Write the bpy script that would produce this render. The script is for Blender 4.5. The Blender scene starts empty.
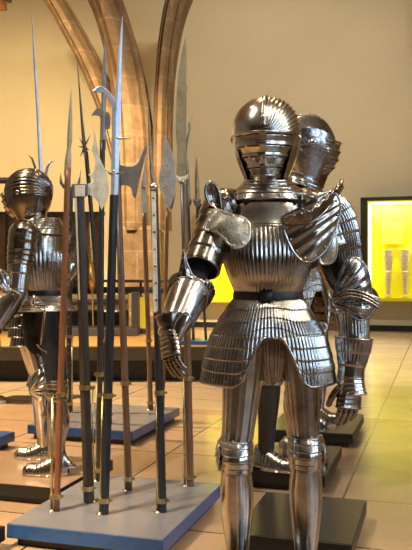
import bpy, math, random
from mathutils import Vector, Matrix, noise
random.seed(4)
PI = math.pi
F, H = 770.0, 1.2
sc = bpy.context.scene
col = sc.collection
V = Vector
D2R = math.radians

def W(px, py, Y): return V(((px-206)*Y/F, Y, H-(py-275)*Y/F))
def Yz(py, z): return (H-z)*F/(py-275)
def Wz(px, py, z): return W(px, py, Yz(py, z))
E1, E2 = V((.957, -.291, 0)), V((.291, .957, 0))

# ------------------------------------------------------------------ materials
def nodemat(name):
    m = bpy.data.materials.new(name); m.use_nodes = True
    nt = m.node_tree; b = nt.nodes['Principled BSDF']
    return m, nt, b
def N(nt, t, **kw):
    n = nt.nodes.new(t)
    for k, v in kw.items():
        if k in n.inputs: n.inputs[k].default_value = v
        else: setattr(n, k, v)
    return n
def ramp(nt, stops):
    r = nt.nodes.new('ShaderNodeValToRGB')
    e = r.color_ramp.elements
    while len(e) < len(stops): e.new(.5)
    for el, (p, c) in zip(e, stops): el.position = p; el.color = (*c, 1)
    return r
def plain(name, c, rough=.5, metal=0, nscale=20, var=.15, bump=0.0):
    m, nt, b = nodemat(name)
    tc = N(nt, 'ShaderNodeTexCoord'); no = N(nt, 'ShaderNodeTexNoise', Scale=nscale, Detail=5.0)
    nt.links.new(tc.outputs['Object'], no.inputs['Vector'])
    r = ramp(nt, [(.3, tuple(x*(1-var) for x in c)), (.7, tuple(min(1, x*(1+var)) for x in c))])
    nt.links.new(no.outputs['Fac'], r.inputs['Fac']); nt.links.new(r.outputs['Color'], b.inputs['Base Color'])
    b.inputs['Roughness'].default_value = rough; b.inputs['Metallic'].default_value = metal
    if bump:
        bp = N(nt, 'ShaderNodeBump', Strength=bump, Distance=.01)
        nt.links.new(no.outputs['Fac'], bp.inputs['Height']); nt.links.new(bp.outputs['Normal'], b.inputs['Normal'])
    return m
def steel(name, c, patina, r0=.18, r1=.245, bump=.02, scale=9, thr=(.42, .7), metal=1.0):
    m, nt, b = nodemat(name)
    tc = N(nt, 'ShaderNodeTexCoord')
    n1 = N(nt, 'ShaderNodeTexNoise', Scale=float(scale), Detail=8.0, Roughness=.65)
    n2 = N(nt, 'ShaderNodeTexNoise', Scale=float(scale*9), Detail=4.0)
    n3 = N(nt, 'ShaderNodeTexNoise', Scale=float(scale*2.2), Detail=2.0)
    for n in (n1, n2, n3): nt.links.new(tc.outputs['Object'], n.inputs['Vector'])
    r = ramp(nt, [(thr[0], c), (thr[1], patina)])
    nt.links.new(n1.outputs['Fac'], r.inputs['Fac']); nt.links.new(r.outputs['Color'], b.inputs['Base Color'])
    mr = N(nt, 'ShaderNodeMapRange'); mr.inputs['From Min'].default_value = .3; mr.inputs['From Max'].default_value = .7
    mr.inputs['To Min'].default_value = r0; mr.inputs['To Max'].default_value = r1
    nt.links.new(n2.outputs['Fac'], mr.inputs['Value']); nt.links.new(mr.outputs['Result'], b.inputs['Roughness'])
    b.inputs['Metallic'].default_value = metal
    bp = N(nt, 'ShaderNodeBump', Strength=bump, Distance=.006)
    nt.links.new(n3.outputs['Fac'], bp.inputs['Height']); nt.links.new(bp.outputs['Normal'], b.inputs['Normal'])
    return m
def woodmat(name, c1, c2, rough=.4):
    m, nt, b = nodemat(name)
    tc = N(nt, 'ShaderNodeTexCoord'); mp = N(nt, 'ShaderNodeMapping'); mp.inputs['Scale'].default_value = (30, 30, 3)
    no = N(nt, 'ShaderNodeTexNoise', Scale=2.0, Detail=6.0)
    nt.links.new(tc.outputs['Object'], mp.inputs['Vector']); nt.links.new(mp.outputs['Vector'], no.inputs['Vector'])
    r = ramp(nt, [(.3, c1), (.7, c2)])
    nt.links.new(no.outputs['Fac'], r.inputs['Fac']); nt.links.new(r.outputs['Color'], b.inputs['Base Color'])
    b.inputs['Roughness'].default_value = rough
    return m
M = {}
M['steel'] = steel('polished steel', (.60, .57, .53), (.30, .245, .19))
M['steel_bright'] = steel('bright steel', (.75, .73, .70), (.46, .41, .35), .16, .22)
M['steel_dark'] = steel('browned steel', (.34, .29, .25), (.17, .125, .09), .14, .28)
M['steel_blue'] = steel('bright steel with blue daylight', (.50, .58, .72), (.36, .41, .52), .30, .42, .02, metal=.55)  # blue daylight on the steel is put into its base colour
M['steel_cool'] = steel('cool grey steel', (.50, .50, .52), (.28, .26, .25), .16, .30)
M['blade'] = steel('aged pale blade', (.74, .71, .60), (.50, .46, .36), .40, .5, .05, 14, metal=.2)
M['blade_dark'] = steel('dull grey blade', (.22, .20, .185), (.14, .12, .11), .38, .55, .05, 14, metal=.5)
M['blade_brown'] = steel('brown stained blade', (.38, .31, .19), (.24, .19, .11), .38, .5, .05, 14, metal=.35)
M['brass'] = steel('satin brass', (.62, .50, .27), (.42, .33, .16), .25, .4, .02)
M['wood_red'] = woodmat('red brown wood', (.13, .045, .018), (.22, .085, .03))
M['wood_brown'] = woodmat('brown wood', (.08, .04, .02), (.17, .09, .045))
M['wood_dark'] = woodmat('dark wood', (.018, .014, .012), (.045, .033, .026))
M['wood_black'] = woodmat('black wood', (.008, .010, .014), (.022, .026, .032), .35)
M['wood_gold'] = woodmat('golden wood', (.35, .19, .07), (.55, .33, .13), .5)
M['leather'] = plain('dark leather', (.025, .018, .014), .5)
M['strap'] = plain('brown leather', (.12, .055, .025), .5)
M['black'] = plain('black cloth', (.008, .008, .009), .9)
M['matt_black'] = plain('matt black paint', (.010, .009, .009), .45)
M['plat_dark'] = plain('dark brown lacquer', (.018, .014, .010), .22, 0, 3, .1)
M['plat_warm_reflection'] = plain('black lacquer with warm reflection', (.26, .16, .10), .2, 0, 3, .08)  # warm reflection on the glossy black top, put into its colour
M['plat_side'] = plain('black lacquer edge', (.008, .007, .007), .35)
M['plat_grey'] = plain('grey lacquer', (.15, .145, .17), .24, 0, 2.5, .1)
M['plat_blue'] = plain('blue painted edge', (.020, .068, .21), .3)
M['podium'] = plain('dark podium paint', (.035, .026, .020), .4)
M['slab'] = plain('grey painted slab', (.075, .068, .075), .4)
M['denim'] = plain('blue denim', (.05, .13, .33), .8, 0, 120)
M['skin'] = plain('skin', (.55, .33, .22), .5)
M['jumper'] = plain('grey jumper', (.18, .18, .2), .9)
M['hair'] = plain('brown hair', (.04, .02, .01), .7)
M['shoe'] = plain('brown suede', (.16, .08, .05), .8)
M['rubber'] = plain('white rubber', (.75, .75, .72), .6)
M['yellow'] = plain('yellow case lining', (.90, .84, .006), .55, 0, 5, .02)
M['yellow_label'] = plain('pale yellow label panel', (.95, .80, .06), .5, 0, 5, .02)
M['label_ink'] = plain('faint label lines', (.55, .45, .05), .5)
M['cream_plank'] = plain('cream wood', (.62, .52, .30), .5)
M['bone'] = steel('pale etched steel', (.80, .72, .50), (.55, .46, .26), .3, .45, .1, 25, metal=.25)
M['steel_etched'] = steel('etched bright steel', (.80, .75, .64), (.50, .43, .33), .22, .36, .05, 30, metal=.75)
M['orange_paint'] = plain('orange wood', (.55, .20, .04), .5)
M['gilt'] = steel('gilt metal', (.70, .45, .16), (.30, .17, .06), .25, .4, .4, 30)

def wall_mat(name, c):
    return plain(name, c, .85, 0, .6, .04)
M['wall'] = wall_mat('cream plaster', (.64, .565, .40))
M['added_dark'] = woodmat('unseen wall with added dark tone', (.05, .03, .02), (.09, .055, .035))  # dark tone made up so the steel reflects a dark room
M['ceiling'] = wall_mat('ceiling plaster', (.60, .50, .37))
def stone_mat():
    m, nt, b = nodemat('brown sandstone blocks')
    tc = N(nt, 'ShaderNodeTexCoord'); mp = N(nt, 'ShaderNodeMapping'); mp.inputs['Rotation'].default_value = (D2R(90), 0, 0)
    br = N(nt, 'ShaderNodeTexBrick', Scale=1.0)
    br.inputs['Brick Width'].default_value = 1.3; br.inputs['Row Height'].default_value = .55; br.inputs['Mortar Size'].default_value = .018
    br.inputs['Color1'].default_value = (.24, .145, .072, 1); br.inputs['Color2'].default_value = (.19, .115, .058, 1)
    br.inputs['Mortar'].default_value = (.27, .18, .10, 1)
    no = N(nt, 'ShaderNodeTexNoise', Scale=2.6, Detail=9.0, Roughness=.7)
    nt.links.new(tc.outputs['Object'], mp.inputs['Vector']); nt.links.new(mp.outputs['Vector'], br.inputs['Vector'])
    nt.links.new(tc.outputs['Object'], no.inputs['Vector'])
    r = ramp(nt, [(.3, (.45, .42, .38)), (.62, (1, 1, 1)), (.75, (1.6, 1.5, 1.4))])
    nt.links.new(no.outputs['Fac'], r.inputs['Fac'])
    mx = N(nt, 'ShaderNodeMix', data_type='RGBA', blend_type='MULTIPLY'); mx.inputs[0].default_value = 1
    nt.links.new(br.outputs['Color'], mx.inputs[6]); nt.links.new(r.outputs['Color'], mx.inputs[7])
    nt.links.new(mx.outputs[2], b.inputs['Base Color']); b.inputs['Roughness'].default_value = .85
    bp = N(nt, 'ShaderNodeBump', Strength=.5, Distance=.05)
    nt.links.new(no.outputs['Fac'], bp.inputs['Height']); nt.links.new(bp.outputs['Normal'], b.inputs['Normal'])
    return m
M['stone'] = stone_mat()
def floor_mat():
    m, nt, b = nodemat('stone floor tiles')
    tc = N(nt, 'ShaderNodeTexCoord'); mp = N(nt, 'ShaderNodeMapping')
    mp.inputs['Location'].default_value = (.50, -.52, 0)
    br = N(nt, 'ShaderNodeTexBrick', Scale=1.0, offset=0.0)
    br.inputs['Brick Width'].default_value = 1.25; br.inputs['Row Height'].default_value = .73; br.inputs['Mortar Size'].default_value = .007
    br.inputs['Color1'].default_value = (.38, .245, .148, 1); br.inputs['Color2'].default_value = (.345, .22, .132, 1)
    br.inputs['Mortar'].default_value = (.07, .045, .03, 1)
    no = N(nt, 'ShaderNodeTexNoise', Scale=3.0, Detail=6.0)
    nt.links.new(tc.outputs['Object'], mp.inputs['Vector']); nt.links.new(mp.outputs['Vector'], br.inputs['Vector'])
    nt.links.new(tc.outputs['Object'], no.inputs['Vector'])
    r = ramp(nt, [(.3, (.92, .92, .92)), (.7, (1.04, 1.04, 1.04))])
    nt.links.new(no.outputs['Fac'], r.inputs['Fac'])
    mx = N(nt, 'ShaderNodeMix', data_type='RGBA', blend_type='MULTIPLY'); mx.inputs[0].default_value = 1
    nt.links.new(br.outputs['Color'], mx.inputs[6]); nt.links.new(r.outputs['Color'], mx.inputs[7])
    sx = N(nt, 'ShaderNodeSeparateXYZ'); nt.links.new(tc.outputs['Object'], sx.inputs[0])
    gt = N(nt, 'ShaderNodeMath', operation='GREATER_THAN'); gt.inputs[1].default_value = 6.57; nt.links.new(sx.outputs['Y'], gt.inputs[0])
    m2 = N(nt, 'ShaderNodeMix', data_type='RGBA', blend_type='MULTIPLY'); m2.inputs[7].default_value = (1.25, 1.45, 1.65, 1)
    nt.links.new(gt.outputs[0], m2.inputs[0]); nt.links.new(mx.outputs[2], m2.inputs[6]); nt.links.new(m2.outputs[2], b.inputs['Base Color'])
    mr = N(nt, 'ShaderNodeMapRange'); mr.inputs['To Min'].default_value = .22; mr.inputs['To Max'].default_value = .27
    nt.links.new(no.outputs['Fac'], mr.inputs['Value']); nt.links.new(mr.outputs['Result'], b.inputs['Roughness'])
    return m
M['floor'] = floor_mat()
def emit(name, c, s):
    m, nt, b = nodemat(name)
    b.inputs['Base Color'].default_value = (*c, 1)
    b.inputs['Emission Color'].default_value = (*c, 1); b.inputs['Emission Strength'].default_value = s
    return m

# ------------------------------------------------------------------ mesh builder
WARP = [None]
def catmull(P, t):
    n = len(P)-1
    x = min(max(t, 0), 1)*n; i = min(int(x), n-1); f = x-i
    a, b, c, d = P[max(i-1, 0)], P[i], P[i+1], P[min(i+2, n)]
    return tuple(.5*((2*q)+(-p+r)*f+(2*p-5*q+4*r-s)*f*f+(-p+3*q-3*r+s)*f**3) for p, q, r, s in zip(a, b, c, d))
class MB:
    def __init__(s, xf=None): s.v = []; s.f = []; s.xf = xf
    def add(s, vs, fs):
        o = len(s.v)
        if s.xf is not None: vs = [s.xf @ V(p) for p in vs]
        s.v += [V(p) for p in vs]; s.f += [tuple(i+o for i in f) for f in fs]
    def grid(s, fn, nu, nv, closed=False, keep=None):
        cu = nu if closed else nu+1
        vs = [fn(i/nu, j/nv) for j in range(nv+1) for i in range(cu)]
        fs = []
        for j in range(nv):
            for i in range(nu):
                if keep and not keep((i+.5)/nu, (j+.5)/nv): continue
                i2 = (i+1) % cu
                fs.append((j*cu+i, j*cu+i2, (j+1)*cu+i2, (j+1)*cu+i))
        s.add(vs, fs)
    def tube(s, pts, r, n=8, closed=False, sq=None):
        pts = [V(p) for p in pts]; m = len(pts)
        rs = r if isinstance(r, (list, tuple)) else [r]*m
        t0 = (pts[1]-pts[0]).normalized()
        up = V((0, 0, 1)) if abs(t0.z) < .9 else V((1, 0, 0))
        a = t0.cross(up).normalized()
        vs = []
        for k in range(m):
            if closed: t = pts[(k+1) % m]-pts[k-1]
            else: t = pts[min(k+1, m-1)]-pts[max(k-1, 0)]
            if t.length < 1e-9: t = t0
            t.normalize(); a = (a-t*a.dot(t)).normalized(); b = t.cross(a)
            for i in range(n):
                g = 2*PI*i/n
                vs.append(pts[k]+(a*math.cos(g)+b*math.sin(g)*(sq or 1))*rs[k])
        fs = []
        for k in range(m if closed else m-1):
            k2 = (k+1) % m
            for i in range(n): fs.append((k*n+i, k*n+(i+1) % n, k2*n+(i+1) % n, k2*n+i))
        if not closed: fs += [tuple(range(n))[::-1], tuple((m-1)*n+i for i in range(n))]
        s.add(vs, fs)
    def ball(s, c, r, nu=16, nv=10, half=None):
        c = V(c); r = V(r) if not isinstance(r, (int, float)) else V((r, r, r))
        def fn(u, v):
            th = 2*PI*u; ph = PI*(v*.998+.001)
            return c+V((r.x*math.cos(th)*math.sin(ph), r.y*math.sin(th)*math.sin(ph), r.z*math.cos(ph)))
        s.grid(fn, nu, nv, True)
    def box(s, c, size, ax=None):
        c = V(c); ax = ax or (V((1, 0, 0)), V((0, 1, 0)), V((0, 0, 1)))
        vs = [c+ax[0]*(size[0]/2*i)+ax[1]*(size[1]/2*j)+ax[2]*(size[2]/2*k) for i in (-1, 1) for j in (-1, 1) for k in (-1, 1)]
        s.add(vs, [(0, 1, 3, 2), (4, 6, 7, 5), (0, 4, 5, 1), (2, 3, 7, 6), (0, 2, 6, 4), (1, 5, 7, 3)])
    def prism(s, pts, off):
        n = len(pts); off = V(off)
        vs = [V(p)-off/2 for p in pts]+[V(p)+off/2 for p in pts]
        s.add(vs, [tuple(range(n)), tuple(range(2*n-1, n-1, -1))]+[(i, (i+1) % n, n+(i+1) % n, n+i) for i in range(n)])
    def lathe(s, prof, c=(0, 0, 0), n=20, ax=None):
        c = V(c); ax = ax or (V((1, 0, 0)), V((0, 1, 0)), V((0, 0, 1)))
        m = len(prof)
        vs = [c+(ax[0]*math.cos(2*PI*i/n)+ax[1]*math.sin(2*PI*i/n))*r+ax[2]*z for r, z in prof for i in range(n)]
        fs = [(j*n+i, j*n+(i+1) % n, (j+1)*n+(i+1) % n, (j+1)*n+i) for j in range(m-1) for i in range(n)]
        fs += [tuple(range(n))[::-1], tuple((m-1)*n+i for i in range(n))]
        s.add(vs, fs)
    def build(s, name, mat, parent=None, solid=0, bevel=0, smooth=True, flip=False, local=None):
        me = bpy.data.meshes.new(name)
        vs = s.v
        if local is not None: vs = [local @ p for p in vs]
        if WARP[0]: vs = [WARP[0](p) for p in vs]
        me.from_pydata([tuple(p) for p in vs], [], s.f); me.update()
        if smooth: me.polygons.foreach_set('use_smooth', [True]*len(me.polygons))
        me.materials.append(mat)
        o = bpy.data.objects.new(name, me); col.objects.link(o)
        if parent is not None: o.parent = parent
        import bmesh
        bm = bmesh.new(); bm.from_mesh(me); bmesh.ops.recalc_face_normals(bm, faces=bm.faces); bm.to_mesh(me); bm.free()
        if solid:
            m = o.modifiers.new('thickness', 'SOLIDIFY'); m.thickness = solid; m.offset = 0
        if bevel:
            m = o.modifiers.new('bevel', 'BEVEL'); m.width = bevel; m.segments = 2; m.limit_method = 'ANGLE'
        return o
def tag(o, label, cat, group=None, kind=None):
    if label: o['label'] = label
    if cat: o['category'] = cat
    if group: o['group'] = group
    if kind: o['kind'] = kind
    return o
def empty(name, loc, label, cat, group=None, rotz=0, scale=1):
    o = bpy.data.objects.new(name, None); col.objects.link(o)
    o.location = loc; o.rotation_euler = (0, 0, rotz); o.scale = (scale,)*3
    o.empty_display_size = .1
    return tag(o, label, cat, group)
def struct(o): o['kind'] = 'structure'; return o

# ------------------------------------------------------------------ setting
GR = Matrix.Rotation(math.atan2(-.291, .957), 4, 'Z')   # the room's own axes
WALLV = 16.5*.957+.24*16.5*.291
def room():
    X0, X1, V0, V1, Z = -11.5, 6.5, -6.5, WALLV, 8.2
    b = MB(); b.box(((X0+X1)/2, (V0+V1)/2, -.05), (X1-X0, V1-V0, .1))
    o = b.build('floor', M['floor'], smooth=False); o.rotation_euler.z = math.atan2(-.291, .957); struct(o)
    b = MB(); b.box(((X0+X1)/2, (V0+V1)/2, Z+.05), (X1-X0, V1-V0, .1))
    o = b.build('ceiling', M['ceiling'], smooth=False, local=GR); struct(o)
    b = MB(); b.box(((X0+X1)/2, V1+.1, Z/2), (X1-X0, .2, Z)); struct(b.build('wall_back', M['wall'], smooth=False, local=GR))
    b = MB(); b.box(((X0+X1)/2, V0-.1, Z/2), (X1-X0, .2, Z)); struct(b.build('wall_front', M['added_dark'], smooth=False, local=GR))
    # left wall
    b = MB(); b.box((X0-.1, (V0+V1)/2, Z/2), (.2, V1-V0, Z)); struct(b.build('wall_left', M['wall'], smooth=False, local=GR))
    # right wall with three tall window openings
    wins = [(-3.6, 1.5), (-.2, 1.5), (3.2, 1.5)]
    zb, zt = 2.2, 6.0
    b = MB(); cur = V0
    for c, w in wins:
        b.box((X1+.15, (cur+c-w/2)/2, Z/2), (.3, c-w/2-cur, Z))
        b.box((X1+.15, c, zb/2), (.3, w, zb)); b.box((X1+.15, c, (zt+Z)/2), (.3, w, Z-zt))
        cur = c+w/2
    b.box((X1+.15, (cur+V1)/2, Z/2), (.3, V1-cur, Z))
    struct(b.build('wall_right', M['wall'], smooth=False, local=GR))
    sky = emit('daylight sky seen through the window', (.50, .72, 1.0), 12)
    for k, (c, w) in enumerate(wins):
        b = MB(); b.box((X1+.22, c, (zb+zt)/2), (.02, w, zt-zb))
        o = struct(b.build('window_%d' % (k+1), sky, smooth=False, local=GR))
        f = MB()
        for zz in (zb+.04, (2*zb+zt)/3, (zb+2*zt)/3, zt-.04): f.box((X1+.17, c, zz), (.06, w, .06))
        for cc in (-w/2+.04, 0, w/2-.04): f.box((X1+.17, c+cc, (zb+zt)/2), (.06, .06, zt-zb))
        f.build('window_frame', M['matt_black'], o, smooth=False, local=GR)
    b = MB(); b.box(((X0+X1)/2, V1-.03, .06), (X1-X0, .06, .12))
    struct(b.build('baseboard_back', M['matt_black'], smooth=False, local=GR))
room()

# vault ribs and pier: closed outlines swept back from their own front plane
def ribs():
    Y0 = 14.6
    def rib(left, right, depth, y, name, rollr=.10):
        n = 40
        L = [V((*catmull(left, i/n), 0)) for i in range(n+1)]; R = [V((*catmull(right, i/n), 0)) for i in range(n+1)]
        b = MB()
        def fn(u, v):
            # chamfered section: front face narrower than the body, a roll along each arris
            i = v*n; k = int(round(i)); a = W(L[k].x, L[k].y, y); c = W(R[k].x, R[k].y, y)
            prof = [(0, depth), (0, .30), (.10, .22), (.13, .10), (.22, .13), (.30, 0), (.52, 0), (.60, .05), (.72, .14), (.80, .10), (.88, .22), (1, .30), (1, depth)]
            q, d = prof[int(round(u*12))]
            p = a.lerp(c, q); return p+V((0, d, 0))
        b.grid(fn, 12, n, False)
        return struct(b.build(name, M['stone'], smooth=False))
    rib([(30, -22), (46, 4), (60, 30), (75, 58), (88, 88), (97, 112), (104, 138), (112, 170)],
        [(52, -22), (68, 2), (80, 22), (93, 46), (104, 70), (114, 100), (122, 130), (130, 170)], 1.2, Y0+.1, 'trim_1')
    rib([(78, -22), (88, 0), (95, 20), (101, 42), (106, 66), (110, 95), (113, 130), (115, 170), (116, 230)],
        [(116, -22), (123, 0), (132, 28), (140, 62), (145, 90), (149, 120), (151, 150), (152, 180), (152, 230)], 1.3, Y0-.1, 'trim_2')
    rib([(170, -22), (163, 0), (158, 30), (155, 60), (153, 90), (152, 120), (151, 150), (151, 180), (151, 230)],
        [(192, -22), (184, 0), (177, 32), (173, 62), (171, 92), (170, 122), (170, 152), (169, 180), (169, 230)], 1.2, Y0, 'trim_3')
    # pier under the springing
    y = Y0-.15
    a, c = W(116, 225, y), W(160, 225, y)
    b = MB(); b.box(((a.x+c.x)/2, y+.75, a.z/2), (c.x-a.x, 1.3, a.z)); 
    b.box(((a.x+c.x)/2, y+.75, .25), (c.x-a.x+.2, 1.5, .5))
    o = struct(b.build('trim_4', M['stone'], smooth=False)); m = o.modifiers.new('b', 'BEVEL'); m.width = .08; m.segments = 1
ribs()

# ------------------------------------------------------------------ platforms
def quad_platform(name, corner, lu, lv, label, top, side, group=None, zt=.1, t=.062, recess=.035):
    """corner = its near right corner on the ground plane; lu goes left, lv goes away from the viewer"""
    c = V((corner[0], corner[1], 0))
    e = empty(name, c-E1*(lu/2)+E2*(lv/2), label, 'platform', group, math.atan2(-.291, .957))
    b = MB(); b.box((0, 0, zt-t/2), (lu, lv, t)); b.build('side_board', side, e, smooth=False, bevel=.003)
    b = MB(); b.box((0, 0, zt+.001), (lu-.006, lv-.006, .003)); b.build('top_board', top, e, smooth=False)
    b = MB(); b.box((0, 0, (zt-t)/2), (lu-2*recess, lv-2*recess, zt-t)); b.build('plinth', M['plat_side'], e, smooth=False)
    return e
def g2(px, py, z=.1): p = Wz(px, py, z); return (p.x, p.y)
quad_platform('display_platform', g2(163, 540.6), .735, .90, 'low grey topped platform with blue edge carrying the nearest polearms', M['plat_grey'], M['plat_blue'])
quad_platform('display_platform', g2(132.6, 431.9), .83, 1.02, 'low grey topped blue edged platform behind, carrying the farther polearms', M['plat_grey'], M['plat_blue'])
quad_platform('display_platform', (g2(15, 432)[0]-.291*.9, g2(15, 432)[1]-.957*.9), 1.0, .9, 'small dark blue platform at the left edge behind the side-facing armour', M['plat_blue'], M['plat_blue'])
quad_platform('display_platform', g2(61, 489), .85, .66, 'black platform under the side-facing armour at the left', M['plat_warm_reflection'], M['plat_side'])
quad_platform('display_platform', (g2(4, 526)[0]-.22, g2(4, 526)[1]-.75), .5, .78, 'black platform corner at the lower left beside the grey polearm platform', M['plat_side'], M['plat_side'])
quad_platform('display_platform', g2(352, 545.4), .50, .65, 'empty dark platform just behind the foreground armour', M['plat_dark'], M['plat_side'])
quad_platform('display_platform', g2(325, 476.5), .50, .755, 'dark platform under the boots of the second armour', M['plat_dark'], M['plat_side'])
quad_platform('display_platform', g2(352.8, 434.6), .62, .80, 'dark platform farthest back in the right row, carrying a hidden armour', M['plat_dark'], M['plat_side'])
p0 = E1*-.20+E2*2.2
quad_platform('display_platform', (p0.x, p0.y), .72, .70, 'dark platform under the foreground armour', M['plat_dark'], M['plat_side'])

# ------------------------------------------------------------------ polearms
def px_poly(pts, Y): return [W(q[0], q[1], Y) for q in pts]
def smooth_poly(pts, k=4):
    n = len(pts); out = []
    for i in range(n):
        a, b, c, d = pts[i-1], pts[i], pts[(i+1) % n], pts[(i+2) % n]
        if len(b) > 2 or len(c) > 2:   # a sharp corner stays sharp
            m0 = (c[0]-b[0], c[1]-b[1]) if len(b) > 2 else ((c[0]-a[0])/2, (c[1]-a[1])/2)
            m1 = (c[0]-b[0], c[1]-b[1]) if len(c) > 2 else ((d[0]-b[0])/2, (d[1]-b[1])/2)
        else: m0 = ((c[0]-a[0])/2, (c[1]-a[1])/2); m1 = ((d[0]-b[0])/2, (d[1]-b[1])/2)
        for j in range(k):
            t = j/k; h0 = 2*t**3-3*t*t+1; h1 = t**3-2*t*t+t; h2 = -2*t**3+3*t*t; h3 = t**3-t*t
            out.append((b[0]*h0+m0[0]*h1+c[0]*h2+m1[0]*h3, b[1]*h0+m0[1]*h1+c[1]*h2+m1[1]*h3))
    return out
class Pole:
    def __init__(s, name, label, base, top, r, wood, z=.103, ztop=None, Y=None, lean=0, rings=1, group=None, oct=8):
        s.Y = Y or Yz(base[1], z); s.p0 = W(base[0], base[1], s.Y); s.p1 = W(top[0], top[1], s.Y+lean)
        s.s = F/s.Y; s.lean = lean; s.zb = s.p0.z
        s.e = empty(name, s.p0, label, 'polearm', group)
        s.inv = Matrix.Translation(-s.p0)
        b = MB(); n = 24
        b.tube([s.p0.lerp(s.p1, i/n) for i in range(n+1)], [r/s.s*(1-.12*abs(i/n-.4)) for i in range(n+1)], oct)
        b.build('shaft', wood, s.e, local=s.inv, smooth=(oct > 8))
        s.r = r/s.s
    def depth(s, y):
        if not s.lean: return s.Y
        z0, z1 = s.p0, s.p1
        t = (275-y)  # linear guess by picture height
        return s.Y+s.lean*max(0, min(1.3, (s.base_y-y)/(s.base_y-s.top_y))) if hasattr(s, 'base_y') else s.Y
    def plate(s, name, pts, mat, t=.007, dy=0, k=4, parent=None):
        b = MB(); b.prism(px_poly(smooth_poly(pts, k) if k else pts, s.Y+dy), (0, t, 0))
        return b.build(name, mat, parent or s.e, local=s.inv, smooth=False, bevel=min(t*.35, .003))
    def spike(s, name, st, mat, flat=.5, n=4, dy=0):
        """st = [(px, py, halfwidth px)] -> a diamond-section spike or socket"""
        b = MB(); vs = []
        for x, y, h in st:
            c = W(x, y, s.Y+dy); h = max(h, .12)/s.s
            for i in range(n):
                g = 2*PI*i/n; vs.append(c+V((math.cos(g)*h, math.sin(g)*h*flat, 0)))
        m = len(st)
        fs = [(j*n+i, j*n+(i+1) % n, (j+1)*n+(i+1) % n, (j+1)*n+i) for j in range(m-1) for i in range(n)]
        fs += [tuple(range(n))[::-1], tuple((m-1)*n+i for i in range(n))]
        b.add(vs, fs)
        return b.build(name, mat, s.e, local=s.inv, smooth=(n > 6))
    def line(s, name, pts, r, mat, n=8, dy=0):
        b = MB(); rr = [x/s.s for x in r] if isinstance(r, (list, tuple)) else r/s.s
        b.tube([W(x, y, s.Y+dy) for x, y in pts], rr, n)
        return b.build(name, mat, s.e, local=s.inv)
    def knob(s, name, x, y, r, mat, dy=0, sq=1):
        b = MB(); b.ball(W(x, y, s.Y+dy), (r/s.s, r/s.s, r/s.s*sq)); return b.build(name, mat, s.e, local=s.inv)
def stand(x, y, ytop, label, pole, side=-1, ring_x=None, z=.103, h=1.4, topx=None):
    """thin brass rod beside a shaft, with one clamp ring near its top and one at its foot"""
    Y = pole.Y; s = pole.s
    p0 = W(x, y, Y); p0.z = .1015 if z < .2 else z; p1 = W(x if topx is None else topx, ytop, Y)
    e = empty('polearm_stand', p0, label, 'stand', 'brass rods holding the polearms upright')
    inv = Matrix.Translation(-p0)
    b = MB(); b.tube([p0, p1], h/s, 10); b.build('rod', M['brass'], e, local=inv)
    b = MB(); b.lathe([(.016, 0), (.016, .003), (.008, .006), (.006, .012)], p0, 16); b.build('foot', M['brass'], e, local=inv)
    for yy in (ytop+.5, y-14*s/240):
        t = (pole.p0.z-W(0, yy, Y).z)/(pole.p0.z-pole.p1.z)
        c = pole.p0.lerp(pole.p1, t)
        c.y = Y
        r = pole.r*1.06
        b = MB()
        b.lathe([(r+.0005, -.011), (r+.004, -.011), (r+.004, .011), (r+.0005, .011)], c, 20)
        q = W(x, yy, Y); q.z = c.z
        L_ = max(.004, (q-c).length-r-.003); b.box(q+(c-q).normalized()*(L_/2), (L_, .008, .010)); b.lathe([(h/s+.003, -.008), (h/s+.003, .008)], q, 12)
        b.box(c+V((r+.008, 0, 0)), (.014, .010, .010))
        b.build('clamp_ring', M['brass'], e, local=inv, smooth=False)

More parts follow.
